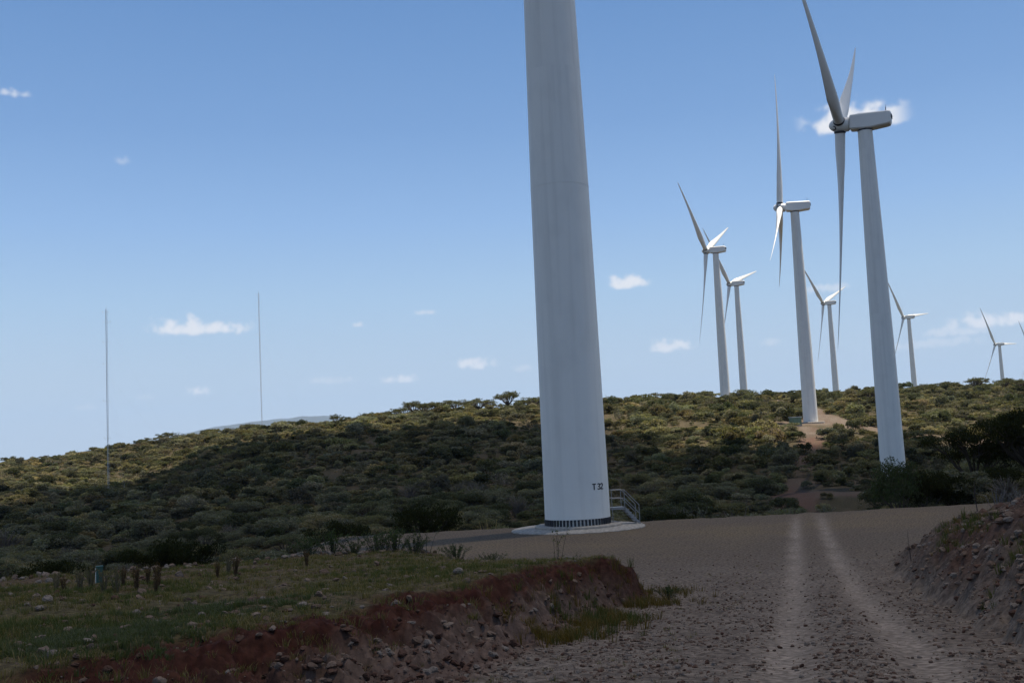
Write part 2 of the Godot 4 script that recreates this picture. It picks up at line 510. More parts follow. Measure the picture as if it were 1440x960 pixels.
# ------------------------------------------------------------------ ground mesh
func make_ground() -> void:
	var az: Array[float] = []
	var a := -180.0
	while a < 180.0:
		az.append(a)
		if a >= -31.0 and a < 31.0:
			a += 0.12
		elif absf(a) < 40.0:
			a += 0.75
		else:
			a += 5.0
	var rad: Array[float] = []
	var r := 1.2
	while r < 27000.0:
		rad.append(r)
		r *= 1.06 if r < 6.0 else (1.0068 if r < 52.0 else (1.012 if r < 100.0 else (1.02 if r < 700.0 else 1.12)))
	rad.append(27000.0)
	var na := az.size()
	var v := PackedVector3Array()
	var c := PackedColorArray()
	var idx := PackedInt32Array()
	v.append(Vector3(0, height(0, 0), 0))
	c.append(ground_color(0, 0))
	for rr in rad:
		for aa in az:
			var x: float = sin(deg_to_rad(aa)) * rr
			var d: float = cos(deg_to_rad(aa)) * rr
			v.append(Vector3(x, height(x, d), -d))
			c.append(ground_color(x, d))
	for k in na:
		idx.append(0); idx.append(1 + k); idx.append(1 + (k + 1) % na)
	for j in rad.size() - 1:
		for k in na:
			var p := 1 + j * na + k
			var q := 1 + j * na + (k + 1) % na
			idx.append(p); idx.append(p + na); idx.append(q + na)
			idx.append(p); idx.append(q + na); idx.append(q)
	var nn := PackedVector3Array()
	nn.resize(v.size())
	nn.fill(Vector3.ZERO)
	for t in range(0, idx.size(), 3):
		var q := (v[idx[t + 2]] - v[idx[t]]).cross(v[idx[t + 1]] - v[idx[t]])
		nn[idx[t]] += q; nn[idx[t + 1]] += q; nn[idx[t + 2]] += q
	for k in nn.size():
		nn[k] = nn[k].normalized()
	var arr := []
	arr.resize(Mesh.ARRAY_MAX)
	arr[Mesh.ARRAY_VERTEX] = v
	arr[Mesh.ARRAY_NORMAL] = nn
	arr[Mesh.ARRAY_COLOR] = c
	arr[Mesh.ARRAY_INDEX] = idx
	var m := ArrayMesh.new()
	m.add_surface_from_arrays(Mesh.PRIMITIVE_TRIANGLES, arr)
	m.surface_set_material(0, M.earth)
	var o := MeshInstance3D.new()
	o.name = "ground"
	o.mesh = m
	o.set_meta("kind", "structure")
	o.set_meta("label", "stony earth with a gravel road, cut banks and scrubby hills")
	add_child(o)

func make_mountain() -> void:
	# a far ridge, seen blue through the air over the left hillside
	var b := Buf.new()
	var cols := 90
	var rows := 24
	for j in rows + 1:
		for i in cols + 1:
			var t := -0.62 + 0.62 * i / cols
			var s := float(j) / rows
			var d := 14000.0 + 5000.0 * s
			var rise := track([[-0.42, -0.005], [-0.373, 0.015], [-0.347, 0.0235], [-0.28, 0.0305], [-0.247, 0.0345], [-0.19, 0.0355], [-0.12, 0.028], [0.0, 0.008]], t)
			var env := clampf(rise / 0.038, 0.0, 1.0)
			var x := t * d
			var crest := 1.0 - absf(2.0 * s - 1.0)
			var y := -160.0 + (rise * 16500.0 + 160.0) * pow(crest, 0.8) + 60.0 * env * n1.get_noise_2d(x * 0.02, d * 0.02) + 22.0 * env * n2.get_noise_2d(x * 0.006, d * 0.006)
			b.v.append(Vector3(x, y - 6.0, -d))
			b.c.append(Color.WHITE)
	for j in rows:
		for i in cols:
			var p := j * (cols + 1) + i
			b.i.append_array([p, p + cols + 1, p + cols + 2, p, p + cols + 2, p + 1])
	var o := part("mountain", b.mesh(M.ridge, true), self)
	o.set_meta("kind", "structure")
	o.set_meta("label", "hazy blue mountain ridge far beyond the left hillside")

# outline, in plan, of a real cloud mesh that floats 1500 m up, out of frame; the sun behind it casts its shadow
const CLOUD_OUTLINE := [[-520.0, -200.0], [-420.0, 80.0], [-220.0, 200.0], [-145.0, 285.0], [-158.0, 365.0], [-118.0, 405.0], [-69.0, 392.0], [-31.0, 374.0], [12.0, 366.0], [26.0, 262.0], [50.0, 246.0], [76.0, 250.0], [98.0, 270.0], [120.0, 262.0], [166.0, 285.0], [250.0, 330.0], [360.0, 240.0], [470.0, 60.0], [420.0, -260.0], [0.0, -420.0]]

func make_cloud() -> void:
	var poly := PackedVector2Array()
	for p in CLOUD_OUTLINE:
		poly.append(Vector2(p[0], p[1]))
	var high := 1500.0
	var to_sun := Vector3(cos(deg_to_rad(SUN_EL)) * sin(deg_to_rad(SUN_AZ)), sin(deg_to_rad(SUN_EL)), -cos(deg_to_rad(SUN_EL)) * cos(deg_to_rad(SUN_AZ)))
	var shift := to_sun / to_sun.y * high
	var step := 9.0
	var nx := 120
	var nz := 104
	var thick: Array[float] = []
	for j in nz:
		for i in nx:
			var p := Vector2(-540.0 + i * step, -450.0 + j * step)
			var q := 1e9
			for k in poly.size():
				q = minf(q, Geometry2D.get_closest_point_to_segment(p, poly[k], poly[(k + 1) % poly.size()]).distance_to(p))
			if not Geometry2D.is_point_in_polygon(p, poly):
				q = -q
			q += 26.0 * n1.get_noise_2d(p.x * 0.9, p.y * 0.9) + 14.0 * n2.get_noise_2d(p.x * 0.12, p.y * 0.12)
			thick.append(q)
	var b := Buf.new()
	var at := func(i: int, j: int, top: bool) -> Vector3:
		var q: float = maxf(thick[j * nx + i], 0.0)
		var x := -540.0 + i * step
		var d := -450.0 + j * step
		var y := 2.2 * sqrt(q) * 2.4 + (0.16 * q * (1.0 + n2.get_noise_2d(x * 0.1, d * 0.1)) if top else 0.0)
		return Vector3(x + shift.x, high + (y if top else -0.25 * y), -d + shift.z)
	for j in nz - 1:
		for i in nx - 1:
			if maxf(maxf(thick[j * nx + i], thick[j * nx + i + 1]), maxf(thick[(j + 1) * nx + i], thick[(j + 1) * nx + i + 1])) <= 0.0:
				continue
			b.quad(at.call(i, j, true), at.call(i, j + 1, true), at.call(i + 1, j + 1, true), at.call(i + 1, j, true))
			b.quad(at.call(i, j, false), at.call(i + 1, j, false), at.call(i + 1, j + 1, false), at.call(i, j + 1, false))
	single("cloud", b.mesh(M.cloud), Transform3D(), "broad white cumulus cloud overhead whose shadow lies on the near slopes", "cloud")

# ------------------------------------------------------------------ turbines
var mesh_tower: ArrayMesh
var mesh_seam: ArrayMesh
var mesh_nacelle: ArrayMesh
var mesh_spinner: ArrayMesh
var mesh_blade: ArrayMesh
var mesh_collar: ArrayMesh
const HUB := 65.0

func tower_radius(y: float) -> float:
	return track([[0.0, 2.15], [22.0, 1.96], [44.0, 1.62], [64.0, 1.26]], y)

func ring_mesh(r: float, h: float, m: Material, sides := 64) -> ArrayMesh:
	var b := Buf.new()
	lathe(b, [[r - 0.05, -h / 2], [r, -h / 2 + 0.004], [r, h / 2 - 0.004], [r - 0.05, h / 2]], sides)
	return b.mesh(m)

func make_turbine_meshes() -> void:
	# tower with its own uv round and up, so that the paint's streaks run down
	var sides := 96
	var v := PackedVector3Array()
	var nn := PackedVector3Array()
	var uv := PackedVector2Array()
	var idx := PackedInt32Array()
	var ys: Array[float] = [0.0]
	for k in range(1, 33):
		ys.append(k * 2.0 - 0.2)
	for y in ys:
		for s in sides + 1:
			var an := TAU * s / sides
			var r := tower_radius(y)
			v.append(Vector3(sin(an) * r, y, cos(an) * r))
			nn.append(Vector3(sin(an), 0.03, cos(an)).normalized())
			uv.append(Vector2(float(s) / sides, y / 30.0))
	for k in ys.size() - 1:
		for s in sides:
			var p := k * (sides + 1) + s
			idx.append_array([p, p + sides + 2, p + 1, p, p + sides + 1, p + sides + 2])
	var arr := []
	arr.resize(Mesh.ARRAY_MAX)
	arr[Mesh.ARRAY_VERTEX] = v
	arr[Mesh.ARRAY_NORMAL] = nn
	arr[Mesh.ARRAY_TEX_UV] = uv
	arr[Mesh.ARRAY_INDEX] = idx
	mesh_tower = ArrayMesh.new()
	mesh_tower.add_surface_from_arrays(Mesh.PRIMITIVE_TRIANGLES, arr)
	mesh_tower.surface_set_material(0, M.paint)
	# nacelle: a long box with chamfered edges and a belly cut up at the rear; the rotor is at -z
	var b := Buf.new()
	var secs := [[-2.5, 1.1, -1.1, 1.15], [-2.3, 1.35, -1.3, 1.32], [0.2, 1.4, -1.42, 1.40], [1.4, 1.4, -1.38, 1.42], [4.1, 1.36, -0.98, 1.45], [4.45, 1.3, -0.85, 1.38], [4.65, 1.1, -0.5, 1.15]]
	for s in secs:
		var ch := 0.2
		for p in [[-s[1] + ch, s[2]], [s[1] - ch, s[2]], [s[1], s[2] + ch], [s[1], s[3] - ch], [s[1] - ch, s[3]], [-s[1] + ch, s[3]], [-s[1], s[3] - ch], [-s[1], s[2] + ch]]:
			b.v.append(Vector3(p[0], p[1], s[0]))
			b.c.append(Color.WHITE)
	for k in secs.size() - 1:
		for s in 8:
			var p := k * 8 + s
			var q := k * 8 + (s + 1) % 8
			b.quad(b.v[p], b.v[q], b.v[q + 8], b.v[p + 8])
	for e in [0, secs.size() - 1]:
		for s in range(1, 7):
			b.tri(b.v[e * 8], b.v[e * 8 + s], b.v[e * 8 + s + 1], Color.WHITE)
	mesh_nacelle = b.mesh(M.fibre)
	b = Buf.new()
	lathe(b, [[1.1, -1.7], [1.3, -1.5], [1.38, -0.4], [1.32, 0.4], [1.12, 1.05], [0.8, 1.55], [0.42, 1.85], [0.0, 1.97]], 32)
	mesh_spinner = b.mesh(M.fibre, true)
	b = Buf.new()
	lathe(b, [[0.9, 1.1], [1.04, 1.15], [1.04, 1.45], [0.94, 1.55]], 28)
	mesh_collar = b.mesh(M.dark, true)
	# blade: round root, widest a fifth of the way out, thin tip bent upwind; span +y, upwind +z
	b = Buf.new()
	var secn := 30
	var pts := 18
	for k in secn + 1:
		var u := float(k) / secn
		var y := 1.2 + 40.3 * u
		var chord := track([[0.0, 1.85], [0.05, 1.88], [0.2, 2.65], [0.35, 2.2], [0.6, 1.45], [0.85, 0.85], [0.96, 0.5], [1.0, 0.1]], u)
		var thick := track([[0.0, 1.0], [0.05, 0.95], [0.2, 0.36], [0.4, 0.25], [1.0, 0.16]], u)
		var twist := deg_to_rad(track([[0.0, 34.0], [0.2, 28.0], [0.5, 18.0], [1.0, 12.0]], u))
		var axis := track([[0.0, 0.5], [0.2, 0.36], [1.0, 0.33]], u)
		var bend := 1.45 * u * u
		for s in pts:
			var an := TAU * s / pts
			var cx := (0.5 + 0.5 * cos(an))
			var foil := 0.5 * thick * sin(an) * lerpf(1.0, 1.25 * (1.0 - cx) + 0.35, sm(0.06, 0.22, u))
			var p := Vector2((cx - axis) * chord, foil * chord).rotated(twist)
			b.v.append(Vector3(p.x, y, p.y + bend))
			b.c.append(Color.WHITE)
	for k in secn:
		for s in pts:
			var p := k * pts + s
			var q := k * pts + (s + 1) % pts
			b.i.append_array([p, p + pts, q, q, p + pts, q + pts])
	mesh_blade = b.mesh(M.fibre, true)

func turbine(at: Vector3, yaw_deg: float, phase_deg: float, label: String) -> Node3D:
	var t := thing("wind_turbine", at, label, "wind turbine", "wind turbines along the ridge")
	t.rotation.y = -deg_to_rad(yaw_deg)
	var tw := part("tower", mesh_tower, t)
	for y in [22.0, 44.0]:
		var s := part("flange_seam", ring_mesh(tower_radius(y) + 0.014, 0.05, M.paint), tw)
		s.position.y = y
	var cap := part("yaw_ring", ring_mesh(1.30, 0.3, M.dark, 32), t)
	cap.position.y = HUB - 1.45
	var na := part("nacelle", mesh_nacelle, t)
	var tilt := deg_to_rad(4.0)
	na.position = Vector3(0, HUB + 0.1, 0)
	na.rotation.x = tilt
	var b := Buf.new()
	b.box(Vector3(-0.6, 1.38, -1.2), Vector3(0.6, 1.58, 0.5))
	part("roof_hatch", b.mesh(M.fibre), na)
	b = Buf.new()
	b.tube([Vector3(0.3, 1.35, 3.7), Vector3(0.3, 2.9, 3.7)], [0.05, 0.03], 6)
	b.tube([Vector3(-0.4, 1.35, 3.7), Vector3(-0.4, 2.2, 3.7)], [0.05, 0.03], 6)
	b.tube([Vector3(-0.75, 2.2, 3.7), Vector3(-0.05, 2.2, 3.7)], [0.03, 0.03], 6)
	part("weather_mast", b.mesh(M.dark), na)
	b = Buf.new()
	b.box(Vector3(-0.8, 0.25, 4.6), Vector3(0.8, 0.85, 4.78))
	part("rear_vent", b.mesh(M.dark), na)
	var a := Vector3(0, sin(tilt), -cos(tilt))
	var v := Vector3(0, cos(tilt), sin(tilt))
	var h := v.cross(a)
	var hub := Vector3(0, HUB, 0) + a * 4.3
	var sp := part("spinner", mesh_spinner, t)
	sp.transform = Transform3D(Basis(v.cross(a), a, v.cross(a).cross(a)), hub)
	for k in 3:
		var th := deg_to_rad(phase_deg + 120.0 * k)
		var y := v * cos(th) + h * sin(th)
		var bl := part("blade", mesh_blade, t)
		bl.transform = Transform3D(Basis(y.cross(a), y, a), hub)
		part("root_collar", mesh_collar, bl)
		var hd := deg_to_rad(phase_deg + 120.0 * k + 60.0)
		var side := v * cos(hd) + h * sin(hd)
		var out := (side + a * 0.55).normalized()
		for ring in [["hatch_rim", 0.42, 0.10, M.dark], ["hatch", 0.24, 0.14, M.fibre]]:
			var hb := Buf.new()
			lathe(hb, [[ring[1], -0.2], [ring[1], ring[2] * 0.6], [ring[1] - 0.05, ring[2]], [0.0, ring[2]]], 18)
			var hp := part(ring[0], hb.mesh(ring[3]), t)
			hp.transform = Transform3D(Basis(out.cross(a.cross(out).normalized()), out, a.cross(out).normalized()), hub + side * 1.08 + a * 0.85)
	return t

func letters(parent: Node3D, text: String, angle0: float, r: float, y: float, size: float) -> void:
	var font := SystemFont.new()
	font.font_names = PackedStringArray(["Droid Sans"])
	font.font_weight = 700
	var adv := {"T": 0.66, " ": 0.34, "3": 0.64, "2": 0.64}
	var s := 0.0
	for ch in text:
		if ch != " ":
			var tm := TextMesh.new()
			tm.text = ch
			tm.font = font
			tm.font_size = 64
			tm.pixel_size = size / 46.0
			tm.depth = 0.012
			tm.material = M.ink
			var o := part("lettering", tm, parent)
			var an: float = angle0 + (s + adv[ch] * 0.5) * size / r
			o.position = Vector3(sin(an) * (r + 0.006), y, cos(an) * (r + 0.006))
			o.rotation.y = an
		s += adv[ch]

func make_near_turbine() -> void:
	var base := Vector3(3.73, height(3.73, 70.8) + 0.1, -70.8)
	var t := turbine(base + Vector3(0, 0.62, 0), -66.0, 20.0, "thick white tower numbered T 32 with bolted foot on a round concrete slab")
	# local angles: the tower's +z faces away from the rotor; turn so that angle 0 faces the camera
	var face := Node3D.new()
	face.name = "foot"
	t.add_child(face)
	face.rotation.y = -t.rotation.y - atan2(3.73, 70.8) 
	# text sits about forty degrees round to the right of the side that faces the camera
	letters(t.get_node("tower"), "T 32", face.rotation.y + deg_to_rad(29.5), tower_radius(2.1), 2.02, 0.40)
	t.remove_child(face)
	face.queue_free()
	var b := Buf.new()
	lathe(b, [[0.0, -0.02], [2.1, -0.02], [2.1, -0.40], [0.0, -0.40]], 96)
	var ring := part("base_flange", b.mesh(M.paint), t)
	b = Buf.new()
	b.box(Vector3(-0.06, -0.40, -0.06), Vector3(0.06, 0.0, 0.06))
	b.tube([Vector3(0, -0.08, 0), Vector3(0, 0.03, 0)], [0.085, 0.075], 6)
	var bm := b.mesh(M.dark)
	for k in 56:
		var an := TAU * (k + 0.5) / 56.0
		var o := part("bolt", bm, ring)
		o.position = Vector3(sin(an) * 2.13, -0.045, cos(an) * 2.13)
		o.rotation.y = an
	b = Buf.new()
	lathe(b, [[0.0, -0.401], [2.75, -0.401], [2.85, -0.45], [2.88, -0.56], [4.25, -0.60], [4.38, -0.66], [4.40, -0.95]], 96)
	part("concrete_slab", b.mesh(M.concrete), t)

func make_stairs() -> void:
	var base := Vector3(3.73, height(3.73, 70.8) + 0.14, -70.8)
	var s := thing("access_stairs", base, "galvanised steel access stairs with handrails beside the tower numbered T 32", "stairs")
	s.rotation.y = deg_to_rad(10.0)       # runs out along +x, to the right of the door
	var px0 := 2.17
	var px1 := 3.15
	var top := 1.12
	var foot := 4.1
	var w := 0.42
	var b := Buf.new()
	b.box(Vector3(px0, top - 0.16, -w), Vector3(px1, top, w))
	part("landing", b.mesh(M.galv), s)
	for sd in [-1.0, 1.0]:
		b = Buf.new()
		var z: float = sd * (w + 0.02)
		b.quad(Vector3(px1, top, z), Vector3(px1, top - 0.24, z), Vector3(foot - 0.1, -0.02, z), Vector3(foot + 0.06, -0.02, z))
		b.quad(Vector3(px1, top, z + 0.03 * sd), Vector3(foot + 0.06, -0.02, z + 0.03 * sd), Vector3(foot - 0.1, -0.02, z + 0.03 * sd), Vector3(px1, top - 0.24, z + 0.03 * sd))
		b.quad(Vector3(px1, top, z), Vector3(foot + 0.06, -0.02, z), Vector3(foot + 0.06, -0.02, z + 0.03 * sd), Vector3(px1, top, z + 0.03 * sd))
		part("stringer", b.mesh(M.galv), s)
		for p in [[px0 + 0.08, top], [px1 - 0.03, top], [foot - 0.02, 0.05]]:
			b = Buf.new()
			b.tube([Vector3(p[0], p[1] - 0.1, z), Vector3(p[0], p[1] + 1.12, z)], [0.026, 0.026], 8)
			part("post", b.mesh(M.galv), s)
		for hgt in [1.12, 0.58]:
			b = Buf.new()
			b.tube([Vector3(px0 + 0.05, top + hgt, z), Vector3(px1 - 0.03, top + hgt, z), Vector3(foot, 0.07 + hgt, z)], [0.026, 0.026, 0.026], 8)
			part("handrail" if hgt > 1.0 else "knee_rail", b.mesh(M.galv), s)
	for k in 5:
		b = Buf.new()
		var q := (k + 1) / 6.0
		b.box(Vector3(lerpf(px1, foot, q) - 0.12, lerpf(top, 0.0, q) - 0.03, -w), Vector3(lerpf(px1, foot, q) + 0.12, lerpf(top, 0.0, q), w))
		part("tread", b.mesh(M.galv), s)
	for z in [-w, w]:
		b = Buf.new()
		b.tube([Vector3(px0 + 0.1, -0.05, z), Vector3(px0 + 0.1, top - 0.1, z)], [0.03, 0.03], 6)
		part("support", b.mesh(M.galv), s)

# ------------------------------------------------------------------ masts
func mast(at: Vector3, tall: float, label: String) -> void:
	var t := thing("met_mast", at, label, "mast", "measuring masts on the hillside")
	var r := 0.3
	for k in 3:
		var b := Buf.new()
		var an := TAU * k / 3.0
		b.tube([Vector3(sin(an) * r, -0.3, cos(an) * r), Vector3(sin(an) * r, tall, cos(an) * r)], [0.05, 0.05], 5)
		part("leg", b.mesh(M.mast), t)
	var lat := Buf.new()
	var y := 0.0
	var odd := 0
	while y < tall - 0.8:
		for k in 3:
			var a0 := TAU * k / 3.0
			var a1 := TAU * (k + 1) / 3.0
			var p := Vector3(sin(a0) * r, y, cos(a0) * r)
			var q := Vector3(sin(a1) * r, y + 0.8, cos(a1) * r)
			if odd % 2:
				p.y = y + 0.8
				q.y = y
			lat.tube([p, q], [0.022, 0.022], 3)
		y += 0.8
		odd += 1
	part("lattice", lat.mesh(M.mast), t).set_meta("kind", "stuff")
	for bh in [0.985, 0.93, 0.82, 0.7, 0.5, 0.3]:
		var b := Buf.new()
		var side := 1.0 if int(bh * 100.0) % 2 else -1.0
		b.tube([Vector3(-1.4, tall * bh, 0.3 * side), Vector3(1.4, tall * bh, -0.3 * side)], [0.03, 0.03], 4)
		b.tube([Vector3(1.4 * side, tall * bh, -0.3), Vector3(1.4 * side, tall * bh + 0.5, -0.3)], [0.07, 0.07], 5)
		part("sensor_boom", b.mesh(M.mast), t)
	var tip := Buf.new()
	tip.tube([Vector3(0, tall - 0.2, 0), Vector3(0, tall + 1.6, 0)], [0.05, 0.03], 5)
	part("lightning_rod", tip.mesh(M.mast), t)
	for k in 3:
		var an := TAU * (k + 0.25) / 3.0
		for lv in [0.35, 0.65, 0.95]:
			var b := Buf.new()
			var fx: float = at.x + sin(an) * tall * 0.5
			var fz: float = at.z + cos(an) * tall * 0.5
			var foot := Vector3(fx, height(fx, -fz) + 0.05, fz) - at
			b.tube([Vector3(0, tall * lv, 0), foot], [0.008, 0.008], 3)
			part("guy_wire", b.mesh(M.mast), t)

# ------------------------------------------------------------------ plants
func rand_dir() -> Vector3:
	var z := rng.randf_range(-1.0, 1.0)
	var a := rng.randf() * TAU
	var q := sqrt(1.0 - z * z)
	return Vector3(q * cos(a), z, q * sin(a))

func leaf(b: Buf, p: Vector3, out: Vector3, size: float, col: Color) -> void:
	var n := (out * 0.5 + rand_dir()).normalized()
	var u := n.cross(rand_dir()).normalized()
	var w := n.cross(u)
	var l := size * rng.randf_range(0.7, 1.3)
	var k := rng.randf_range(0.8, 1.25)
	var cc := Color(col.r * k, col.g * k, col.b * k)
	b.quad(p - u * l * 0.5, p - w * l * 0.2, p + u * l * 0.62, p + w * l * 0.2, cc)

func lobe(b: Buf, centre: Vector3, rx: float, ry: float, count: int, size: float, cols: Array, lowest := -0.5) -> void:
	for k in count:
		var d := rand_dir()
		if d.y < lowest:
			d.y = -d.y
		var q := pow(rng.randf(), 0.38)
		var p := centre + Vector3(d.x * rx, d.y * ry, d.z * rx) * q
		leaf(b, p, Vector3(d.x / rx, d.y / ry, d.z / rx).normalized(), size, cols[rng.randi() % cols.size()])

# a bush of unit radius: many lobes on a few stems
func bush_meshes(lobes: int, per: int, size: float, flat: float, cols: Array, wood: Color) -> Array:
	var b := Buf.new()
	var s := Buf.new()
	for k in lobes:
		var an := rng.randf() * TAU
		var q := sqrt(rng.randf()) * 0.72
		var top := flat * (1.15 - 0.55 * q * q) * rng.randf_range(0.55, 1.0)
		var c := Vector3(cos(an) * q, top * 0.8, sin(an) * q)
		var r := rng.randf_range(0.24, 0.42)
		lobe(b, c, r, r * 0.72, per, size, cols)
		if k % 2 == 0:
			var mid := Vector3(c.x * 0.35, c.y * 0.45, c.z * 0.35) + rand_dir() * 0.06
			s.tube([Vector3(c.x * 0.08, -0.12, c.z * 0.08), mid, c], [0.035, 0.024, 0.008], 4, wood)
	# a skirt of low leaves
	for k in per:
		var an := rng.randf() * TAU
		var q := sqrt(rng.randf()) * 0.9
		leaf(b, Vector3(cos(an) * q, rng.randf() * flat * 0.4, sin(an) * q), Vector3.UP, size, cols[rng.randi() % cols.size()])
	return [b.mesh(M.leaf), s.mesh(M.bark)]

# a half-bare bush: many thin grey twigs with a few leaves
func twig_bush(twigs: int, leaves: int, size: float) -> Array:
	var b := Buf.new()
	var s := Buf.new()
	for k in twigs:
		var an := rng.randf() * TAU
		var out := Vector3(cos(an), 0, sin(an)) * rng.randf_range(0.15, 0.95)
		var tip := out + Vector3(0, rng.randf_range(0.7, 1.2) * (1.15 - 0.5 * out.length()), 0)
		var mid := out * 0.45 + Vector3(0, tip.y * 0.6, 0) + rand_dir() * 0.06
		s.tube([out * 0.08 + Vector3(0, -0.1, 0), mid, tip], [0.03, 0.018, 0.006], 3, Color(0.15, 0.125, 0.105))
		b.tube([mid, tip + rand_dir() * 0.12], [0.016, 0.006], 3, Color(0.15, 0.125, 0.105))
		for j in leaves:
			leaf(b, mid.lerp(tip, rng.randf()) + rand_dir() * 0.09, Vector3.UP, size, GREYG[rng.randi() % 3])
	return [b.mesh(M.leaf), s.mesh(M.bark)]

# a flat-topped thorn tree of unit crown radius: forked trunk, limbs, layered plates of fine leaves
func acacia_meshes(tall: float, plates: int, per: int, size: float, cols: Array, wood: Color, spread := 0.75, thin := 0.16, low := 0.72) -> Array:
	var b := Buf.new()
	var s := Buf.new()
	var lean := Vector3(rng.randf_range(-0.08, 0.08), 0, rng.randf_range(-0.08, 0.08))
	var fork := Vector3(0, tall * 0.38, 0) + lean
	s.tube([Vector3(0, -0.2, 0), Vector3(0, tall * 0.2, 0) + lean * 0.6, fork], [0.075, 0.06, 0.05], 7, wood)
	for k in plates:
		var an := TAU * (k + rng.randf() * 0.6) / plates
		var q := spread * sqrt(rng.randf_range(0.05, 1.0))
		var c := Vector3(cos(an) * q, tall * lerpf(rng.randf_range(low, 1.0), 0.95, 0.3) - 0.12 * q * q, sin(an) * q)
		var mid := fork.lerp(c, 0.55) + Vector3(0, -0.06, 0) + rand_dir() * 0.05
		s.tube([fork - Vector3(0, 0.05, 0), mid, c], [0.04, 0.024, 0.008], 5, wood)
		for j in 3:
			var e := c + Vector3(rng.randf_range(-0.3, 0.3), rng.randf_range(-0.03, 0.06), rng.randf_range(-0.3, 0.3))
			s.tube([mid.lerp(c, 0.5), e], [0.014, 0.005], 4, wood)
			lobe(b, e, rng.randf_range(0.2, 0.32), thin * rng.randf_range(0.6, 1.1), per / 3, size, cols, -0.35)
	return [b.mesh(M.leaf), s.mesh(M.bark)]

func plant(called: String, meshes: Array, at: Vector3, radius: float, tall: float, turn: float, label: String, category: String, group: String, woody := "trunk", leafy := "crown") -> Node3D:
	var t := thing(called, at, label, category, group)
	t.rotation.y = turn
	t.scale = Vector3(radius, tall, radius)
	part(leafy, meshes[0], t)
	part(woody, meshes[1], t)
	return t

const OLIVE := [Color(0.160, 0.145, 0.077), Color(0.134, 0.127, 0.070), Color(0.192, 0.166, 0.095)]
const GREYG := [Color(0.154, 0.146, 0.102), Color(0.179, 0.166, 0.120), Color(0.128, 0.127, 0.087)]
const DARKG := [Color(0.075, 0.078, 0.044), Color(0.062, 0.068, 0.039), Color(0.091, 0.090, 0.055)]
const STRAW := [Color(0.230, 0.191, 0.115), Color(0.190, 0.161, 0.098), Color(0.253, 0.213, 0.132)]
const FRESH := [Color(0.056, 0.077, 0.030), Color(0.066, 0.090, 0.034), Color(0.048, 0.065, 0.029)]
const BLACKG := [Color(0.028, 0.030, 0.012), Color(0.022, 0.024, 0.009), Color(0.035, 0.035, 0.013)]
const WOOD := Color(0.085, 0.07, 0.055)

func bare(x: float, d: float) -> bool:
	zones(x, d)
	if z_pad > 0.12 or z_shelf > 0.02 or z_face > 0.02 or z_mound > 0.01:
		return true
	return seg_near(x, d) > 0.35

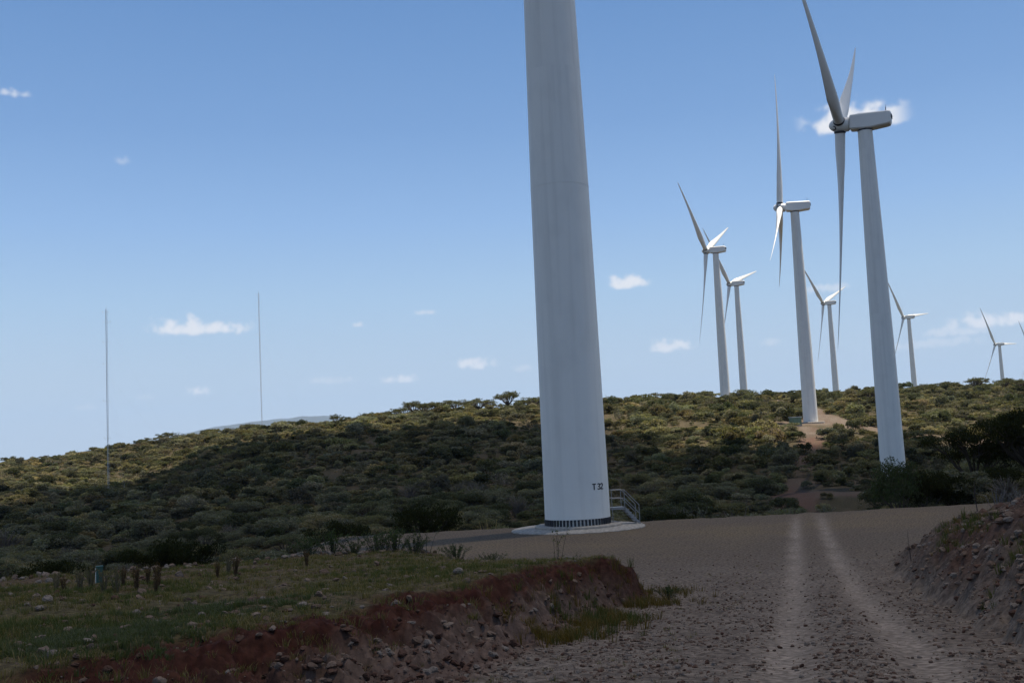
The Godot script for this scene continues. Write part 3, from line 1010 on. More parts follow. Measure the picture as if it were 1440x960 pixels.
func make_scrub() -> void:
	rng.seed = 91
	var kinds := [[OLIVE, 0.85, "olive"], [GREYG, 0.9, "grey-green"], [DARKG, 1.0, "dark green"], [STRAW, 0.7, "straw-coloured"], [STRAW, 0.45, "low pale"], [GREYG, 1.1, "tall grey-green"], [OLIVE, 1.0, "flat-topped"], [GREYG, 1.0, "twiggy"]]
	var weight := [0.20, 0.22, 0.14, 0.07, 0.13, 0.09, 0.06, 0.09]
	var near := []
	var far := []
	for k in kinds:
		if k[2] == "flat-topped":
			near.append(acacia_meshes(1.25, 12, 330, 0.07, [OLIVE[1], DARKG[2], GREYG[2]], WOOD, 0.8, 0.14, 0.6))
			far.append(acacia_meshes(1.25, 9, 110, 0.13, [OLIVE[1], DARKG[2], GREYG[2]], WOOD, 0.8, 0.14, 0.6)[0])
			continue
		if k[2] == "twiggy":
			near.append(twig_bush(60, 9, 0.06))
			far.append(twig_bush(34, 7, 0.11)[0])
			continue
		near.append(bush_meshes(17, 270, 0.085, k[1], k[0], WOOD))
		far.append(bush_meshes(11, 150, 0.15, k[1] * 1.1, k[0], WOOD)[0])
	var spots := []
	for band in [[46.0, 130.0, 0.21], [130.0, 260.0, 0.20], [260.0, 430.0, 0.16], [430.0, 660.0, 0.12]]:
		var many := int(band[2] * 0.58 * (band[1] * band[1] - band[0] * band[0]))
		for k in many:
			var d := sqrt(lerpf(band[0] * band[0], band[1] * band[1], rng.randf()))
			var x := d * rng.randf_range(-0.58, 0.58)
			var roll := rng.randf()
			var size := rng.randf()
			var kr := rng.randf()
			var turn := rng.randf() * TAU
			var patch := n1.get_noise_2d(x * 2.2, d * 2.2)
			if roll > 0.92 + 1.0 * patch + 0.5 * n1.get_noise_2d(x * 7.0 + 90.0, d * 7.0) or bare(x, d):
				continue
			if d < 165.0 and x / d > 0.286 and x / d < 0.328 and size > 0.15:
				continue
			if d > 190.0 and d < 345.0 and x > 64.0 and size > 0.12 and (seg_near(x * 1.02, d * 1.02) > 0.3 or seg_near(x * 1.045, d * 1.045) > 0.3 or seg_near(x * 1.07, d * 1.07) > 0.3):
				continue
			var kind := 0
			kr = clampf(kr + 0.35 * n1.get_noise_2d(x * 3.5 + 300.0, d * 3.5), 0.0, 0.999)
			while kind < 7 and kr > weight[kind]:
				kr -= weight[kind]
				kind += 1
			var rr: float = (0.55 + 0.9 * size + 1.5 * pow(size, 7.0)) * (1.0 if d < 130.0 else 1.12 if d < 260.0 else 1.2 if d < 430.0 else 1.25)
			spots.append([x, d, rr * (1.0 + 0.6 * patch), kind, turn])
	print("scrub ", spots.size())
	# the bushes that show largest become things of their own
	var order := []
	for k in spots.size():
		var s: Array = spots[k]
		if s[1] < 215.0 and s[2] / s[1] > 0.0085 and seen_from_camera(s[0], s[1], s[2] * 0.5):
			order.append([-s[2] / s[1], k])
	order.sort()
	var chosen := {}
	for k in mini(300, order.size()):
		chosen[order[k][1]] = true
	print("single bushes ", chosen.size())
	var xf := []
	for k in kinds:
		xf.append([])
	for k in spots.size():
		var s: Array = spots[k]
		var at := ground_at(s[0], s[1]) - Vector3(0, 0.06, 0)
		if chosen.has(k):
			plant("thorn_bush", near[s[3]], at, s[2], s[2], s[4], "%s %s thorn bush on the slope %s" % ["big" if s[2] > 1.7 else "small" if s[2] < 1.2 else "middling", kinds[s[3]][2], "left of the tower numbered T 32" if s[0] / s[1] < 0.03 else "between the two nearest towers" if s[0] / s[1] < 0.345 else "right of the shrub-hidden second tower"], "bush", "thorn bushes on the slopes behind the pad", "stems", "foliage")
		else:
			xf[s[3]].append(Transform3D(Basis(Vector3.UP, s[4]).scaled(Vector3(s[2] * rng.randf_range(0.8, 1.3), s[2] * rng.randf_range(0.7, 1.25), s[2])), at))
	for k in kinds.size():
		var mm := MultiMesh.new()
		mm.transform_format = MultiMesh.TRANSFORM_3D
		mm.use_colors = true
		mm.mesh = far[k]
		mm.instance_count = xf[k].size()
		for i in xf[k].size():
			mm.set_instance_transform(i, xf[k][i])
			var g := 0.55 + 0.9 * pow(rng.randf(), 1.3)
			mm.set_instance_color(i, Color(g * rng.randf_range(0.92, 1.1), g, g * rng.randf_range(0.85, 1.1)))
		var o := MultiMeshInstance3D.new()
		o.name = numbered("scrub")
		o.multimesh = mm
		o.set_meta("kind", "stuff")
		describe(o, "%s scrub covering the hillsides below the turbines" % kinds[k][2], "scrub")
		add_child(o)

func make_trees() -> void:
	rng.seed = 17
	var umbrella := []
	for k in 4:
		umbrella.append(acacia_meshes(0.85, 12 + 2 * k, 150, 0.075, [DARKG[0], OLIVE[1], DARKG[2]], WOOD, 0.78, 0.13, 0.62))
	var round_tree := []
	for k in 2:
		round_tree.append(bush_meshes(18, 160, 0.085, 1.1, [DARKG[0], DARKG[2], GREYG[2]], WOOD))
	# skyline: direction t = x / D, distance, crown radius, height, kind
	var line := [[-0.395, 600, 3.2, 4.5, 2], [-0.347, 610, 4.6, 4.2, 0], [-0.327, 600, 4.6, 6.0, 1], [-0.289, 590, 3.6, 4.6, 2], [-0.249, 560, 4.2, 5.6, 3], [-0.168, 505, 3.2, 5.6, 0], [-0.157, 505, 2.4, 4.4, 4], [-0.112, 495, 3.4, 5.2, 1], [-0.095, 490, 5.0, 6.4, 2], [-0.076, 490, 5.2, 6.2, 3], [-0.056, 485, 4.6, 6.2, 1], [-0.033, 480, 5.6, 6.2, 0], [-0.007, 470, 5.4, 7.6, 2], [0.018, 470, 5.2, 6.2, 1],
		[-0.12, 500, 2.8, 4.6, 3], [-0.104, 505, 3.6, 5.4, 0], [-0.086, 478, 3.4, 5.8, 1], [-0.066, 500, 4.2, 5.6, 2], [-0.044, 492, 3.6, 5.8, 3], [-0.022, 500, 4.4, 6.2, 0], [0.006, 490, 3.8, 5.6, 3], [-0.14, 500, 3.0, 4.4, 2], [-0.21, 545, 3.4, 4.8, 1], [0.148, 470, 3.6, 5.0, 0], [0.176, 480, 4.6, 5.0, 3], [0.214, 452, 6.2, 6.4, 4], [0.263, 500, 4.2, 5.4, 5], [0.296, 430, 4.6, 5.4, 4], [0.333, 420, 4.8, 5.8, 2], [0.388, 510, 4.4, 6.2, 1], [0.433, 520, 5.2, 6.2, 3], [0.459, 520, 4.6, 6.4, 0], [0.475, 515, 4.4, 5.6, 2]]
	for q in line:
		var k: int = q[4]
		var ms: Array = umbrella[k] if k < 4 else round_tree[k - 4]
		var x: float = q[0] * q[1]
		plant("acacia_tree" if k < 4 else "round_tree", ms, ground_at(x, q[1]), q[2] * 1.15, q[3] * (rng.randf_range(1.0, 1.25) if k < 4 else 0.85), rng.randf() * TAU, "flat-topped acacia tree on the sunlit skyline" if k < 4 else "dense rounded tree on the sunlit skyline", "tree", "trees along the skyline")
	# near trees beyond the edge of the pad
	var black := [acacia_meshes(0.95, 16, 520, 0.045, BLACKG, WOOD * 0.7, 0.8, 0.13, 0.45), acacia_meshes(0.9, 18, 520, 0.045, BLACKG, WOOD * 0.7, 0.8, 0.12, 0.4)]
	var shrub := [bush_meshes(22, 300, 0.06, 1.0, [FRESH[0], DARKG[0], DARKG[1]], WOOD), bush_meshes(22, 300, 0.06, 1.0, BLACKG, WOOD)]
	var g := "dark trees beyond the pad"
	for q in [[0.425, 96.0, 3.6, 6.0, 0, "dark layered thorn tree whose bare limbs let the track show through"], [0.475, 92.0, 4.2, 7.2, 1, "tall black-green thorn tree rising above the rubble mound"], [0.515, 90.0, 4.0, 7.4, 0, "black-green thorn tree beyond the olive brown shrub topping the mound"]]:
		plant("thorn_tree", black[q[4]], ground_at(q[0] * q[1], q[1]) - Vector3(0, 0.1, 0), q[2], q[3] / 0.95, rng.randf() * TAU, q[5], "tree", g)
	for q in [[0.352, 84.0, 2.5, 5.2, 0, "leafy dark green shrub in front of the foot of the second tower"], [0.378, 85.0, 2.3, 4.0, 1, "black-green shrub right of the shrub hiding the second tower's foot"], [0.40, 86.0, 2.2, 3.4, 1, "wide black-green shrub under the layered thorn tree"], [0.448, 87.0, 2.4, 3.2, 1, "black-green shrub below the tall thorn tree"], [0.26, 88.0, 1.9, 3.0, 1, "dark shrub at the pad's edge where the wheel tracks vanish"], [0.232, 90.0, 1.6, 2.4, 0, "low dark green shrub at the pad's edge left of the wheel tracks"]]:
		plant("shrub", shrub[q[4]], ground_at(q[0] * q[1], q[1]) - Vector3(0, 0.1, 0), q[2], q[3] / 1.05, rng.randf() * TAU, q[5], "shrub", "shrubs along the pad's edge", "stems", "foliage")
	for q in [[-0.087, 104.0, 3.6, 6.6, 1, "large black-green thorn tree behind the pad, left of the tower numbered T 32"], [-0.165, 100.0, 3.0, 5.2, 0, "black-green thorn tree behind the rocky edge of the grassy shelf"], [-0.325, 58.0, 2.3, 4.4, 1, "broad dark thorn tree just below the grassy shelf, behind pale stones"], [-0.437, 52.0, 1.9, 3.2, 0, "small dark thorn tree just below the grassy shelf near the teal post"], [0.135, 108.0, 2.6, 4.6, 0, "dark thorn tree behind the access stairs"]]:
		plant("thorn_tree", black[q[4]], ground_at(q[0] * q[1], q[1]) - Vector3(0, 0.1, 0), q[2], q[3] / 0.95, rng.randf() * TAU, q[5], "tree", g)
	# a bare yellow-barked tree at the pad's edge
	var b := Buf.new()
	var yb := Color(0.30, 0.22, 0.09)
	for k in 3:
		var an := TAU * k / 3.0 + 0.4
		var p := Vector3(cos(an) * 0.15, -0.2, sin(an) * 0.15)
		var mid := Vector3(cos(an) * 0.5, 2.0, sin(an) * 0.5)
		b.tube([p, mid, mid + Vector3(cos(an) * 0.3, 1.6, sin(an) * 0.3)], [0.07, 0.05, 0.02], 6, yb)
		for j in 4:
			var e := mid + Vector3(rng.randf_range(-0.9, 0.9), rng.randf_range(0.6, 1.8), rng.randf_range(-0.9, 0.9))
			b.tube([mid.lerp(p, rng.randf() * 0.4), e], [0.03, 0.008], 5, yb)
	var cr := Buf.new()
	for k in 9:
		lobe(cr, Vector3(rng.randf_range(-1.1, 1.1), rng.randf_range(2.4, 3.8), rng.randf_range(-1.1, 1.1)), 0.5, 0.3, 90, 0.09, [OLIVE[0], STRAW[1]])
	var yt := thing("fever_tree", ground_at(-2.6, 84.0), "small yellow-barked tree with forked stems at the pad's edge", "tree")
	part("trunk", b.mesh(M.bark), yt)
	part("crown", cr.mesh(M.leaf), yt)

# ------------------------------------------------------------------ stones
func stone_mesh(s: int, rough: float, col: Color) -> ArrayMesh:
	# a broken stone: a sphere of few facets, cut by flat planes
	rng.seed = s
	var cuts := []
	for k in 9:
		cuts.append([rand_dir(), rng.randf_range(0.36, 0.8)])
	var b := Buf.new()
	var rows := 7
	var cols := 10
	var grid := []
	for j in rows + 1:
		var r := []
		for i in cols:
			var th := PI * j / rows
			var ph := TAU * (i + 0.5 * (j % 2)) / cols
			var d := Vector3(sin(th) * cos(ph), cos(th), sin(th) * sin(ph))
			var q := 1.0
			for c in cuts:
				var a: float = d.dot(c[0])
				if a > 0.05:
					q = minf(q, c[1] / a)
			q *= 1.0 + rough * n3.get_noise_3d(d.x * 6.0 + s, d.y * 6.0, d.z * 6.0)
			r.append(d * q)
		grid.append(r)
	for j in rows:
		for i in cols:
			var k := (i + 1) % cols
			var sh := rng.randf_range(0.88, 1.1)
			var cc := Color(col.r * sh, col.g * sh, col.b * sh)
			if j > 0:
				b.tri(grid[j][i], grid[j + 1][i], grid[j][k], cc)
			if j < rows - 1:
				b.tri(grid[j][k], grid[j + 1][i], grid[j + 1][k], cc)
	return b.mesh(M.stone)

const STONES := [Color(0.288, 0.197, 0.144), Color(0.215, 0.140, 0.101), Color(0.323, 0.233, 0.176), Color(0.165, 0.091, 0.064), Color(0.320, 0.256, 0.207)]

func stone_at(x: float, d: float, size: float) -> Transform3D:
	var b := Basis(rand_dir(), rng.randf() * TAU).scaled(Vector3(1.0, rng.randf_range(0.5, 0.8), rng.randf_range(0.7, 1.0)) * size)
	return Transform3D(Basis(Vector3.UP, rng.randf() * TAU) * b, ground_at(x, d) + Vector3(0, size * rng.randf_range(0.05, 0.3), 0))

func make_stones() -> void:
	var meshes := []
	for k in 15:
		meshes.append(stone_mesh(200 + k, 0.25, STONES[k % 5]))
	rng.seed = 63
	var rocks := []
	var small := []
	# cut bank, rubble mound, shelf's far edge, shelf, road
	for k in 150000:
		var d := 6.5 + 46.0 * pow(rng.randf(), 1.5)
		var x := d * rng.randf_range(-0.52, 0.53)
		var roll := rng.randf()
		var s := rng.randf()
		zones(x, d)
		var off := x - road_x(d)
		var far_edge := exp(-pow((d - track(SHELF_D, x) - 0.6) / 1.7, 2.0)) if x < 4.0 and x > -24.0 else 0.0
		var size := 0.0
		var where := ""
		if z_face > 0.2:
			if roll < (1.0 - sm(0.35, 0.8, z_shelf)) * sm(8.0, 13.0, d) + 0.06:
				size = 0.011 + 0.10 * pow(s, 8.0)
				where = "lying in the red cut bank beside the road"
		elif far_edge > 0.3 and z_pad * (1.0 - z_shelf) < 0.9:
			if roll < far_edge * (0.9 if x > -8.0 else 0.4):
				size = 0.02 + 0.17 * pow(s, 5.0)
				where = "on the far rim of the grassy shelf"
		elif z_shelf > 0.8:
			if roll < 0.08:
				size = 0.012 + 0.13 * pow(s, 10.0)
				where = "lying in the thin grass of the shelf"
		elif z_moundface > 0.1:
			size = (0.012 + 0.12 * pow(s, 8.0) + (0.16 * pow(rng.randf(), 9.0) if z_mound > 0.8 else 0.0)) * (1.0 if roll < 0.7 else 0.0)
			where = "on the rubble mound right of the road"
		elif z_pad > 0.5 and d < 48.0:
			var rut := exp(-pow((absf(off) - 0.82) / 0.42, 2.0))
			if roll < (0.95 - 0.9 * rut) * (1.0 - 0.8 * sm(24.0, 46.0, d)) * clampf(0.65 + 0.9 * n2.get_noise_2d(x * 1.4, d * 1.4), 0.1, 1.0):
				size = 0.008 + 0.048 * pow(s, 5.5)
				where = "among the loose stones of the gravel road"
		if size <= 0.0:
			continue
		var tone := rng.randi() % 15
		if where.begins_with("lying in the red") and rng.randf() < 0.5:
			tone = 3 + 5 * (rng.randi() % 3)
		if where.begins_with("on the far rim") and rng.randf() < 0.2:
			tone = 4 + 5 * (rng.randi() % 3)
		size = minf(size, 0.0075 * d)
		var e := [size / d, stone_at(x, d, size), tone, where, size]
		if size / d > 0.0042:
			rocks.append(e)
		else:
			small.append(e)
	rocks.sort_custom(func(p, q): return p[0] > q[0])
	print("rocks ", rocks.size(), " small ", small.size())
	var tones := ["brown-grey", "dull brown", "pale grey-brown", "dark red-brown", "pale buff"]
	for k in rocks.size():
		var e: Array = rocks[k]
		if k < 300:
			single("rock", meshes[e[2]], e[1], "%s %s broken rock %s" % ["large" if e[4] > 0.13 else "fist-sized" if e[4] < 0.075 else "head-sized", tones[e[2] % 5], e[3]], "rock", "loose rocks near the road")
		else:
			small.append(e)
	for t in 15:
		var mine := small.filter(func(e): return e[2] == t)
		if mine.is_empty():
			continue
		var mm := MultiMesh.new()
		mm.transform_format = MultiMesh.TRANSFORM_3D
		mm.mesh = meshes[t]
		mm.instance_count = mine.size()
		for i in mine.size():
			mm.set_instance_transform(i, mine[i][1])
		var o := MultiMeshInstance3D.new()
		o.name = numbered("gravel")
		o.multimesh = mm
		o.set_meta("kind", "stuff")
		describe(o, "%s loose gravel and small stones over road and banks" % tones[t % 5], "gravel")
		add_child(o)

# ------------------------------------------------------------------ grass and weeds
func tuft_mesh(blades: int, tall: float, spread: float, wide: float, cols: Array) -> ArrayMesh:
	var b := Buf.new()
	for k in blades:
		var an := rng.randf() * TAU
		var q := rng.randf() * spread
		var p := Vector3(cos(an) * q, -0.01, sin(an) * q)
		var lean := Vector3(cos(an), 0, sin(an)) * rng.randf_range(0.1, 0.6) * tall + rand_dir() * 0.08 * tall
		var h := tall * rng.randf_range(0.5, 1.0)
		var side := Vector3(-sin(an), 0, cos(an)) * wide
		var mid := p + lean * 0.35 + Vector3(0, h * 0.6, 0)
		var tip := p + lean + Vector3(0, h, 0)
		var col: Color = cols[rng.randi() % cols.size()]
		b.quad(p - side, mid - side * 0.8, mid + side * 0.8, p + side, col)
		b.tri(mid - side * 0.8, tip, mid + side * 0.8, col)
	return b.mesh(M.leaf)

func weed_meshes(tall: float, stems: int, cols: Array, wood: Color, leaves: int, size: float, spread: float) -> Array:
	var b := Buf.new()
	var s := Buf.new()
	for k in stems:
		var an := rng.randf() * TAU
		var out := Vector3(cos(an), 0, sin(an)) * spread * rng.randf()
		var p := out * 0.2 + Vector3(0, -0.05, 0)
		var mid := out * 0.6 + Vector3(0, tall * 0.55, 0) + rand_dir() * 0.04
		var tip := out + Vector3(0, tall * rng.randf_range(0.7, 1.0), 0) + rand_dir() * 0.05
		s.tube([p, mid, tip], [0.010, 0.007, 0.003], 4, wood)
		for j in leaves:
			var q := rng.randf_range(0.15, 1.0)
			var at := p.lerp(mid, q * 2.0) if q < 0.5 else mid.lerp(tip, q * 2.0 - 1.0)
			leaf(b, at + rand_dir() * size * 0.8, rand_dir(), size, cols[rng.randi() % cols.size()])
	return [b.mesh(M.leaf), s.mesh(M.bark)]

func make_grass() -> void:
	rng.seed = 29
	var dry := [Color(0.203, 0.153, 0.069), Color(0.161, 0.129, 0.055), Color(0.131, 0.113, 0.043)]
	var green := [Color(0.074, 0.088, 0.030), Color(0.088, 0.096, 0.038), Color(0.105, 0.100, 0.038)]
	var gold := [Color(0.165, 0.109, 0.034), Color(0.141, 0.098, 0.034), Color(0.095, 0.075, 0.027)]
	var blue := [Color(0.085, 0.095, 0.046), Color(0.10, 0.105, 0.058), Color(0.08, 0.092, 0.038)]
	var sets := [[tuft_mesh(16, 0.12, 0.10, 0.004, dry), "short dry grass on the shelf above the cut bank", []], [tuft_mesh(16, 0.11, 0.10, 0.004, green), "short green grass on the shelf above the cut bank", []], [tuft_mesh(22, 0.30, 0.12, 0.005, gold), "golden brown grass at the foot of the banks", []], [tuft_mesh(30, 0.09, 0.14, 0.006, blue), "low leafy green weeds on the near corner of the shelf", []], [tuft_mesh(22, 0.30, 0.12, 0.006, green), "green grass in the ditch at the foot of the cut bank", []]]
	for k in 46000:
		var d := 7.0 + 34.0 * pow(rng.randf(), 1.3)
		var x := d * rng.randf_range(-0.52, 0.5)
		var roll := rng.randf()
		zones(x, d)
		var p := n2.get_noise_2d(x * 0.7 + 400.0, d * 0.7)
		var kind := -1
		var size := rng.randf_range(0.6, 1.3)
		if z_shelf > 0.86:
			var t := x / d
			# leafy patches stand where the photograph shows them, on the near corner and by the edge
			var leafy := 0.8 * exp(-pow((d - 12.0) / 1.1, 2.0) - pow((x + 4.7) / 0.9, 2.0)) + 0.6 * exp(-pow((d - 15.2) / 1.0, 2.0) - pow((x + 4.4) / 1.1, 2.0))
			if roll < leafy * 1.2:
				kind = 3
			elif roll < 0.45 + p * 0.9:
				kind = 1 if rng.randf() < 0.22 + p + 0.2 * (1.0 if t < -0.25 else 0.0) else 0
		else:
			var ditch := track(FOOT_X, d)
			var near_ditch := exp(-pow((x - ditch - 0.15) / 0.75, 2.0)) * sm(16.0, 20.0, d) * (1.0 - sm(30.5, 32.0, d))
			var right := exp(-pow((x - road_x(d) - 3.6) / 0.5, 2.0)) * exp(-pow((d - 28.0) / 2.4, 2.0)) + 0.8 * exp(-pow((x - road_x(d) - 3.6) / 0.7, 2.0)) * exp(-pow((d - 17.0) / 2.0, 2.0))
			if roll < (near_ditch + right) * (0.55 + p) * 1.2:
				kind = 4 if rng.randf() < (0.7 if d > 21.0 and d < 26.0 or right > near_ditch else 0.12) else 2
				size *= 0.8
			elif z_face > 0.1 and z_shelf > 0.45 and roll < 0.10:
				kind = 0
			elif z_pad > 0.5 and x < road_x(d) - 2.0 and roll < 0.02:
				kind = 0
				size *= 0.7
		if kind < 0:
			continue
		sets[kind][2].append(Transform3D(Basis(Vector3.UP, rng.randf() * TAU).scaled(Vector3(size, size * rng.randf_range(0.7, 1.2), size)), ground_at(x, d)))
	for s in sets:
		if s[2].is_empty():
			continue
		var mm := MultiMesh.new()
		mm.transform_format = MultiMesh.TRANSFORM_3D
		mm.mesh = s[0]
		mm.instance_count = s[2].size()
		for i in s[2].size():
			mm.set_instance_transform(i, s[2][i])
		var o := MultiMeshInstance3D.new()
		o.name = numbered("grass")
		o.multimesh = mm
		o.set_meta("kind", "stuff")
		describe(o, s[1], "grass")
		add_child(o)

func make_weeds() -> void:
	rng.seed = 55
	var rust := [Color(0.11, 0.065, 0.035), Color(0.09, 0.055, 0.03), Color(0.13, 0.09, 0.045)]
	var tan := [Color(0.20, 0.16, 0.085), Color(0.15, 0.125, 0.065), Color(0.11, 0.10, 0.05)]
	var wr := weed_meshes(0.42, 12, rust, Color(0.09, 0.055, 0.035), 26, 0.035, 0.12)
	var wt := weed_meshes(0.5, 14, tan, Color(0.14, 0.11, 0.07), 20, 0.03, 0.16)
	# t = x / D, D, kind, size
	for q in [[-0.432, 22.0, 1, 0.8], [-0.425, 21.0, 0, 0.7], [-0.41, 21.4, 1, 0.9], [-0.40, 22.4, 1, 0.9], [-0.388, 21.0, 1, 0.9], [-0.376, 20.6, 1, 1.0], [-0.37, 21.6, 0, 0.8], [-0.357, 21.0, 0, 1.0], [-0.347, 22.0, 0, 0.8], [-0.338, 21.2, 0, 1.0], [-0.34, 20.0, 0, 0.7], [-0.283, 24.0, 0, 0.75], [-0.266, 23.8, 0, 1.0], [-0.20, 27.0, 0, 0.9], [-0.272, 25.5, 1, 0.9]]:
		var k: int = q[2]
		plant("dry_weed", wr if k == 0 else wt, ground_at(q[0] * q[1], q[1]), q[3], q[3] * 1.1, rng.randf() * TAU, "rust-brown dried weed standing on the grassy shelf" if k == 0 else "straw-coloured dried weed standing on the grassy shelf", "weed", "dried weeds on the shelf", "stems", "leaves")
	# leafy shrubs on the far rim of the shelf, before the tower's slab
	var fresh := weed_meshes(0.75, 30, FRESH, WOOD, 40, 0.06, 0.95)
	var sparse := weed_meshes(1.5, 5, [FRESH[0], OLIVE[0]], WOOD, 16, 0.07, 0.55)
	for q in [[-0.196, 33.4, 0.8, "low leafy shrub on the shelf's rim beside a rust-brown weed"], [-0.176, 34.0, 1.0, "wide leafy shrub on the shelf's rim before a low sandy rise"], [-0.156, 33.6, 0.6, "very small leafy shrub on the shelf's rim amid stones"], [-0.135, 33.0, 0.9, "low leafy shrub on the shelf's rim next to a very small one"], [-0.118, 33.5, 1.0, "low leafy shrub on the shelf's rim between two like it"], [-0.10, 33.0, 0.75, "low leafy shrub on the shelf's rim under the arching sprig"], [-0.03, 33.4, 0.6, "small leafy shrub on the shelf's rim midway to the sapling"], [-0.062, 32.5, 0.7, "low leafy shrub on the shelf's rim beside the arching sprig"]]:
		plant("leafy_shrub", fresh, ground_at(q[0] * q[1], q[1]), q[2], q[2], rng.randf() * TAU, q[3], "shrub", "leafy shrubs on the shelf's rim", "stems", "leaves")
	plant("arching_sprig", sparse, ground_at(-0.09 * 33.0, 33.0), 1.0, 0.75, 0.6, "thin arching leafy sprig on the shelf's rim", "shrub", "", "stems", "leaves")
	plant("young_sapling", sparse, ground_at(0.031 * 32.0, 32.0), 1.05, 1.0, 2.0, "sparse young sapling before the left edge of the tower's slab", "sapling", "", "stems", "leaves")
	plant("young_sapling", sparse, ground_at(0.047 * 31.6, 31.6), 0.7, 0.55, 4.0, "low sparse sapling before the middle of the tower's slab", "sapling", "", "stems", "leaves")
	# dead and greyish twigs on the rubble mound
	var twig := weed_meshes(1.0, 2, [WOOD], Color(0.06, 0.05, 0.045), 5, 0.03, 0.10)
	var grey := weed_meshes(0.8, 18, [Color(0.20, 0.18, 0.165), Color(0.15, 0.13, 0.12)], Color(0.16, 0.14, 0.13), 22, 0.03, 0.55)
	plant("dead_twig", twig, ground_at(0.358 * 32.0, 32.0), 0.8, 1.0, 0.0, "bare dead stem at the foot of the rubble mound", "twig", "", "stems", "leaves")
	plant("dead_twig", twig, ground_at(0.424 * 33.0, 33.0), 1.6, 1.3, 1.0, "dark leafless stem standing on the crest of the rubble mound", "twig", "", "stems", "leaves")
	plant("grey_shrub", grey, ground_at(0.442 * 33.0, 33.0), 1.1, 1.1, 1.0, "silvery dry shrub on the crest of the rubble mound beside the dark stem", "shrub", "dry shrubs on the mound", "stems", "leaves")
	plant("grey_shrub", grey, ground_at(0.462 * 32.0, 32.0), 1.0, 0.9, 3.0, "silvery dry shrub on the mound's crest, farther from the dark stem", "shrub", "dry shrubs on the mound", "stems", "leaves")
	plant("grey_shrub", weed_meshes(0.6, 20, [OLIVE[0], STRAW[1], Color(0.12, 0.08, 0.04)], WOOD, 26, 0.04, 0.7), ground_at(0.486 * 31.0, 31.0), 1.2, 1.0, 5.0, "olive brown low shrub on top of the rubble mound", "shrub", "dry shrubs on the mound", "stems", "leaves")
	plant("leafy_shrub", fresh, ground_at(0.132 * 29.0, 29.0), 0.55, 0.5, 2.0, "small leafy plant in the ditch at the end of the cut bank", "shrub", "", "stems", "leaves")

# ------------------------------------------------------------------ small things
func make_small_things() -> void:
	# teal marker post on the shelf
	var x := -0.392 * 24.2
	var t := thing("marker_post", ground_at(x, 24.2), "small teal marker post with pale side standing among dry weeds", "post")
	t.rotation.y = 0.5
	var b := Buf.new()
	b.box(Vector3(-0.075, -0.05, -0.06), Vector3(0.075, 0.34, 0.06))
	part("post", b.mesh(M.teal), t)
	b = Buf.new()
	b.box(Vector3(-0.082, 0.343, -0.067), Vector3(0.082, 0.37, 0.067))
	part("cap", b.mesh(M.teal), t)
	b = Buf.new()
	b.box(Vector3(-0.079, 0.0, -0.055), Vector3(-0.0755, 0.33, 0.055))
	part("side_plate", b.mesh(M.roofpaint), t)
	# scrap of white plastic by the road
	b = Buf.new()
	b.quad(Vector3(-0.03, 0, 0.02), Vector3(-0.02, 0.07, 0.0), Vector3(0.02, 0.08, 0.01), Vector3(0.03, 0.01, 0.03))
	b.quad(Vector3(0.02, 0.08, 0.01), Vector3(0.05, 0.05, -0.03), Vector3(0.05, 0.0, -0.01), Vector3(0.03, 0.01, 0.03))
	single("plastic_scrap", b.mesh(M.paper), Transform3D(Basis(), ground_at(-0.068 * 11.6, 11.6)), "crumpled scrap of white plastic at the foot of the red bank", "litter")
	# transformer kiosk beside the third tower
	var k := thing("transformer_kiosk", ground_at(80.2, 307.5), "green transformer kiosk with pale roof beside a sunlit tower's foot", "kiosk")
	k.rotation.y = 0.25
	b = Buf.new()
	b.box(Vector3(-1.35, 0.2, -1.1), Vector3(1.35, 2.3, 1.1))
	part("cabinet", b.mesh(M.green), k)
	b = Buf.new()
	b.box(Vector3(-1.5, 2.3, -1.25), Vector3(1.5, 2.46, 1.25))
	part("roof", b.mesh(M.roofpaint), k)
	b = Buf.new()
	b.box(Vector3(-1.45, -0.5, -1.2), Vector3(1.45, 0.198, 1.2))
	part("plinth", b.mesh(M.concrete), k)
	for s in [-0.65, 0.65]:
		b = Buf.new()
		b.box(Vector3(s - 0.58, 0.35, 1.1), Vector3(s + 0.58, 2.15, 1.135))
		part("door", b.mesh(M.green), k)

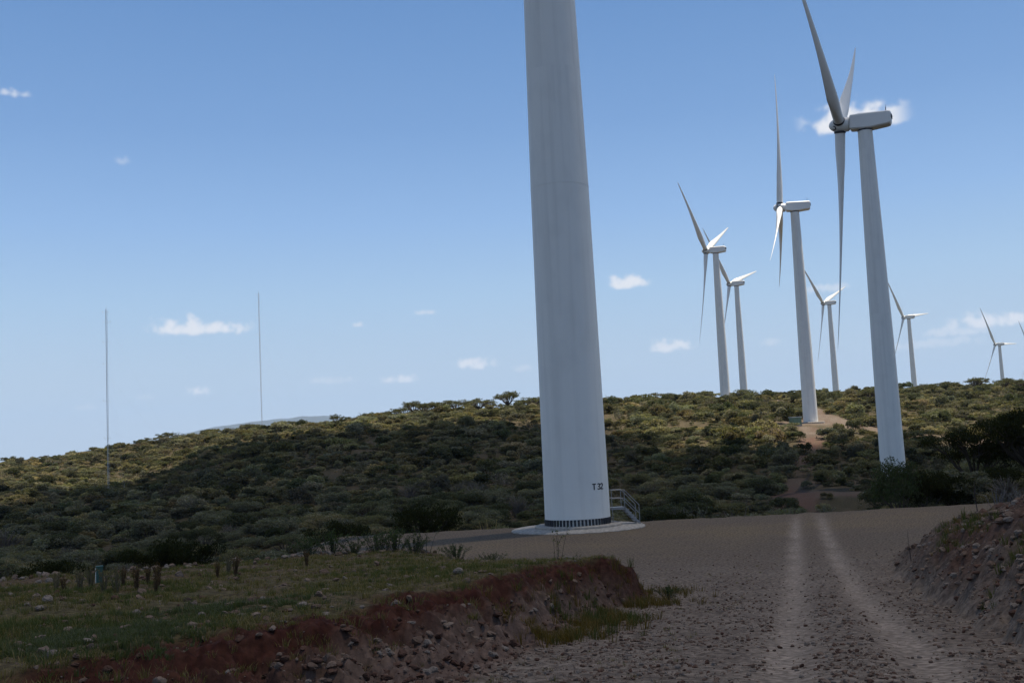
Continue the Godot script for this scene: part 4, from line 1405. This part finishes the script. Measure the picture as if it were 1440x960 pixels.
func _ready() -> void:
	# ---- camera
	var cam := Camera3D.new()
	cam.name = "camera"
	cam.fov = 35.489
	cam.near = 0.1
	cam.far = 60000.0
	var r := Vector3(0.99875443, -0.04966419, -0.00480087)
	var u := Vector3(0.04989569, 0.99412048, 0.09609831)
	var fw := Vector3(0.0, 0.09621816, -0.99536027)
	cam.transform = Transform3D(Basis(r, u, -fw), Vector3.ZERO)
	add_child(cam)
	# ---- sky, air, exposure
	var we := WorldEnvironment.new()
	we.name = "environment"
	var env := Environment.new()
	env.background_mode = Environment.BG_SKY
	env.sky = make_sky()
	env.tonemap_mode = Environment.TONE_MAPPER_LINEAR
	env.tonemap_exposure = 1.9
	env.background_energy_multiplier = 0.526
	env.sdfgi_enabled = true
	env.ssao_enabled = true
	env.ssil_enabled = true
	env.fog_enabled = true
	env.fog_density = 0.000028
	env.fog_light_color = Color(0.72, 0.85, 1.0)
	we.environment = env
	add_child(we)
	# ---- sun
	var sun := DirectionalLight3D.new()
	sun.name = "sun"
	sun.light_energy = 1.6
	sun.light_color = Color(1.0, 0.965, 0.90)
	sun.light_angular_distance = 0.53
	sun.shadow_enabled = true
	sun.rotation_degrees = Vector3(-SUN_EL, 180.0 - SUN_AZ, 0.0)
	add_child(sun)

	n1.seed = 3
	n1.frequency = 0.018
	n1.fractal_octaves = 4
	n2.seed = 8
	n2.frequency = 0.35
	n2.fractal_octaves = 4
	n3.seed = 14
	n3.frequency = 1.1
	n3.fractal_octaves = 4
	rng.seed = 1
	var t0 := Time.get_ticks_msec()
	make_materials()
	make_ground()
	print("ground ", Time.get_ticks_msec() - t0)
	make_mountain()
	make_cloud()
	make_turbine_meshes()
	make_near_turbine()
	make_stairs()
	var far := [[65.88, -189.11, -64.8, 67.5, "white turbine with two raised blades, its tower foot hidden by a leafy shrub"],
		[87.58, -318.25, -74.3, 1.5, "white turbine with one blade straight up, on the sunlit clearing beside a green kiosk"],
		[91.82, -465.55, -61.8, 53.5, "white turbine behind a bushy skyline tree, overlapping a smaller turbine's raised blade"],
		[129.49, -602.73, -52.6, 46.1, "small turbine whose raised blade passes behind a nearer tower"],
		[217.76, -723.44, -48.2, 50.8, "small turbine between the tower on the clearing and a grey tower"],
		[310.02, -827.42, -40.0, 37.0, "small turbine right of the grey tower, one blade pointing sideways"],
		[469.46, -1025.91, -35.3, 32.1, "tiny turbine on the skyline far beyond the flat-topped acacias"],
		[623.6, -1274.4, -35.0, 32.0, "farthest turbine of the row, only a thin blade showing over the scrub"]]
	var base_y := [-9.4, 2.9, 15.9, 19.9, 20.4, 18.4, 7.8, 16.9]
	for k in far.size():
		var f: Array = far[k]
		if k < 2:
			base_y[k] = height(f[0], -f[1]) + 0.25
		var t := turbine(Vector3(f[0], base_y[k], f[1]), f[2], f[3], f[4])
		var hy := height(f[0], -f[1])
		var b := Buf.new()
		lathe(b, [[0.0, 0.06], [3.9, 0.0], [4.0, -0.1], [4.0, minf(-1.0, hy - base_y[k] - 0.6)]], 40)
		part("concrete_slab", b.mesh(M.concrete), t)
	var m1 := ground_at(-147.2, 384.8)
	mast(m1, 56.3 - m1.y, "thin lattice mast with sensor booms standing on the shaded left slope")
	var m2 := ground_at(-130.7, 549.7)
	mast(m2, 85.0 - m2.y, "thin lattice mast rising from behind the hillside crest near a far mountain")
	print("bases ", base_y)
	print("built ", Time.get_ticks_msec() - t0)
	make_scrub()
	make_trees()
	print("plants ", Time.get_ticks_msec() - t0)
	make_stones()
	make_grass()
	make_weeds()
	make_small_things()
	print("done ", Time.get_ticks_msec() - t0)
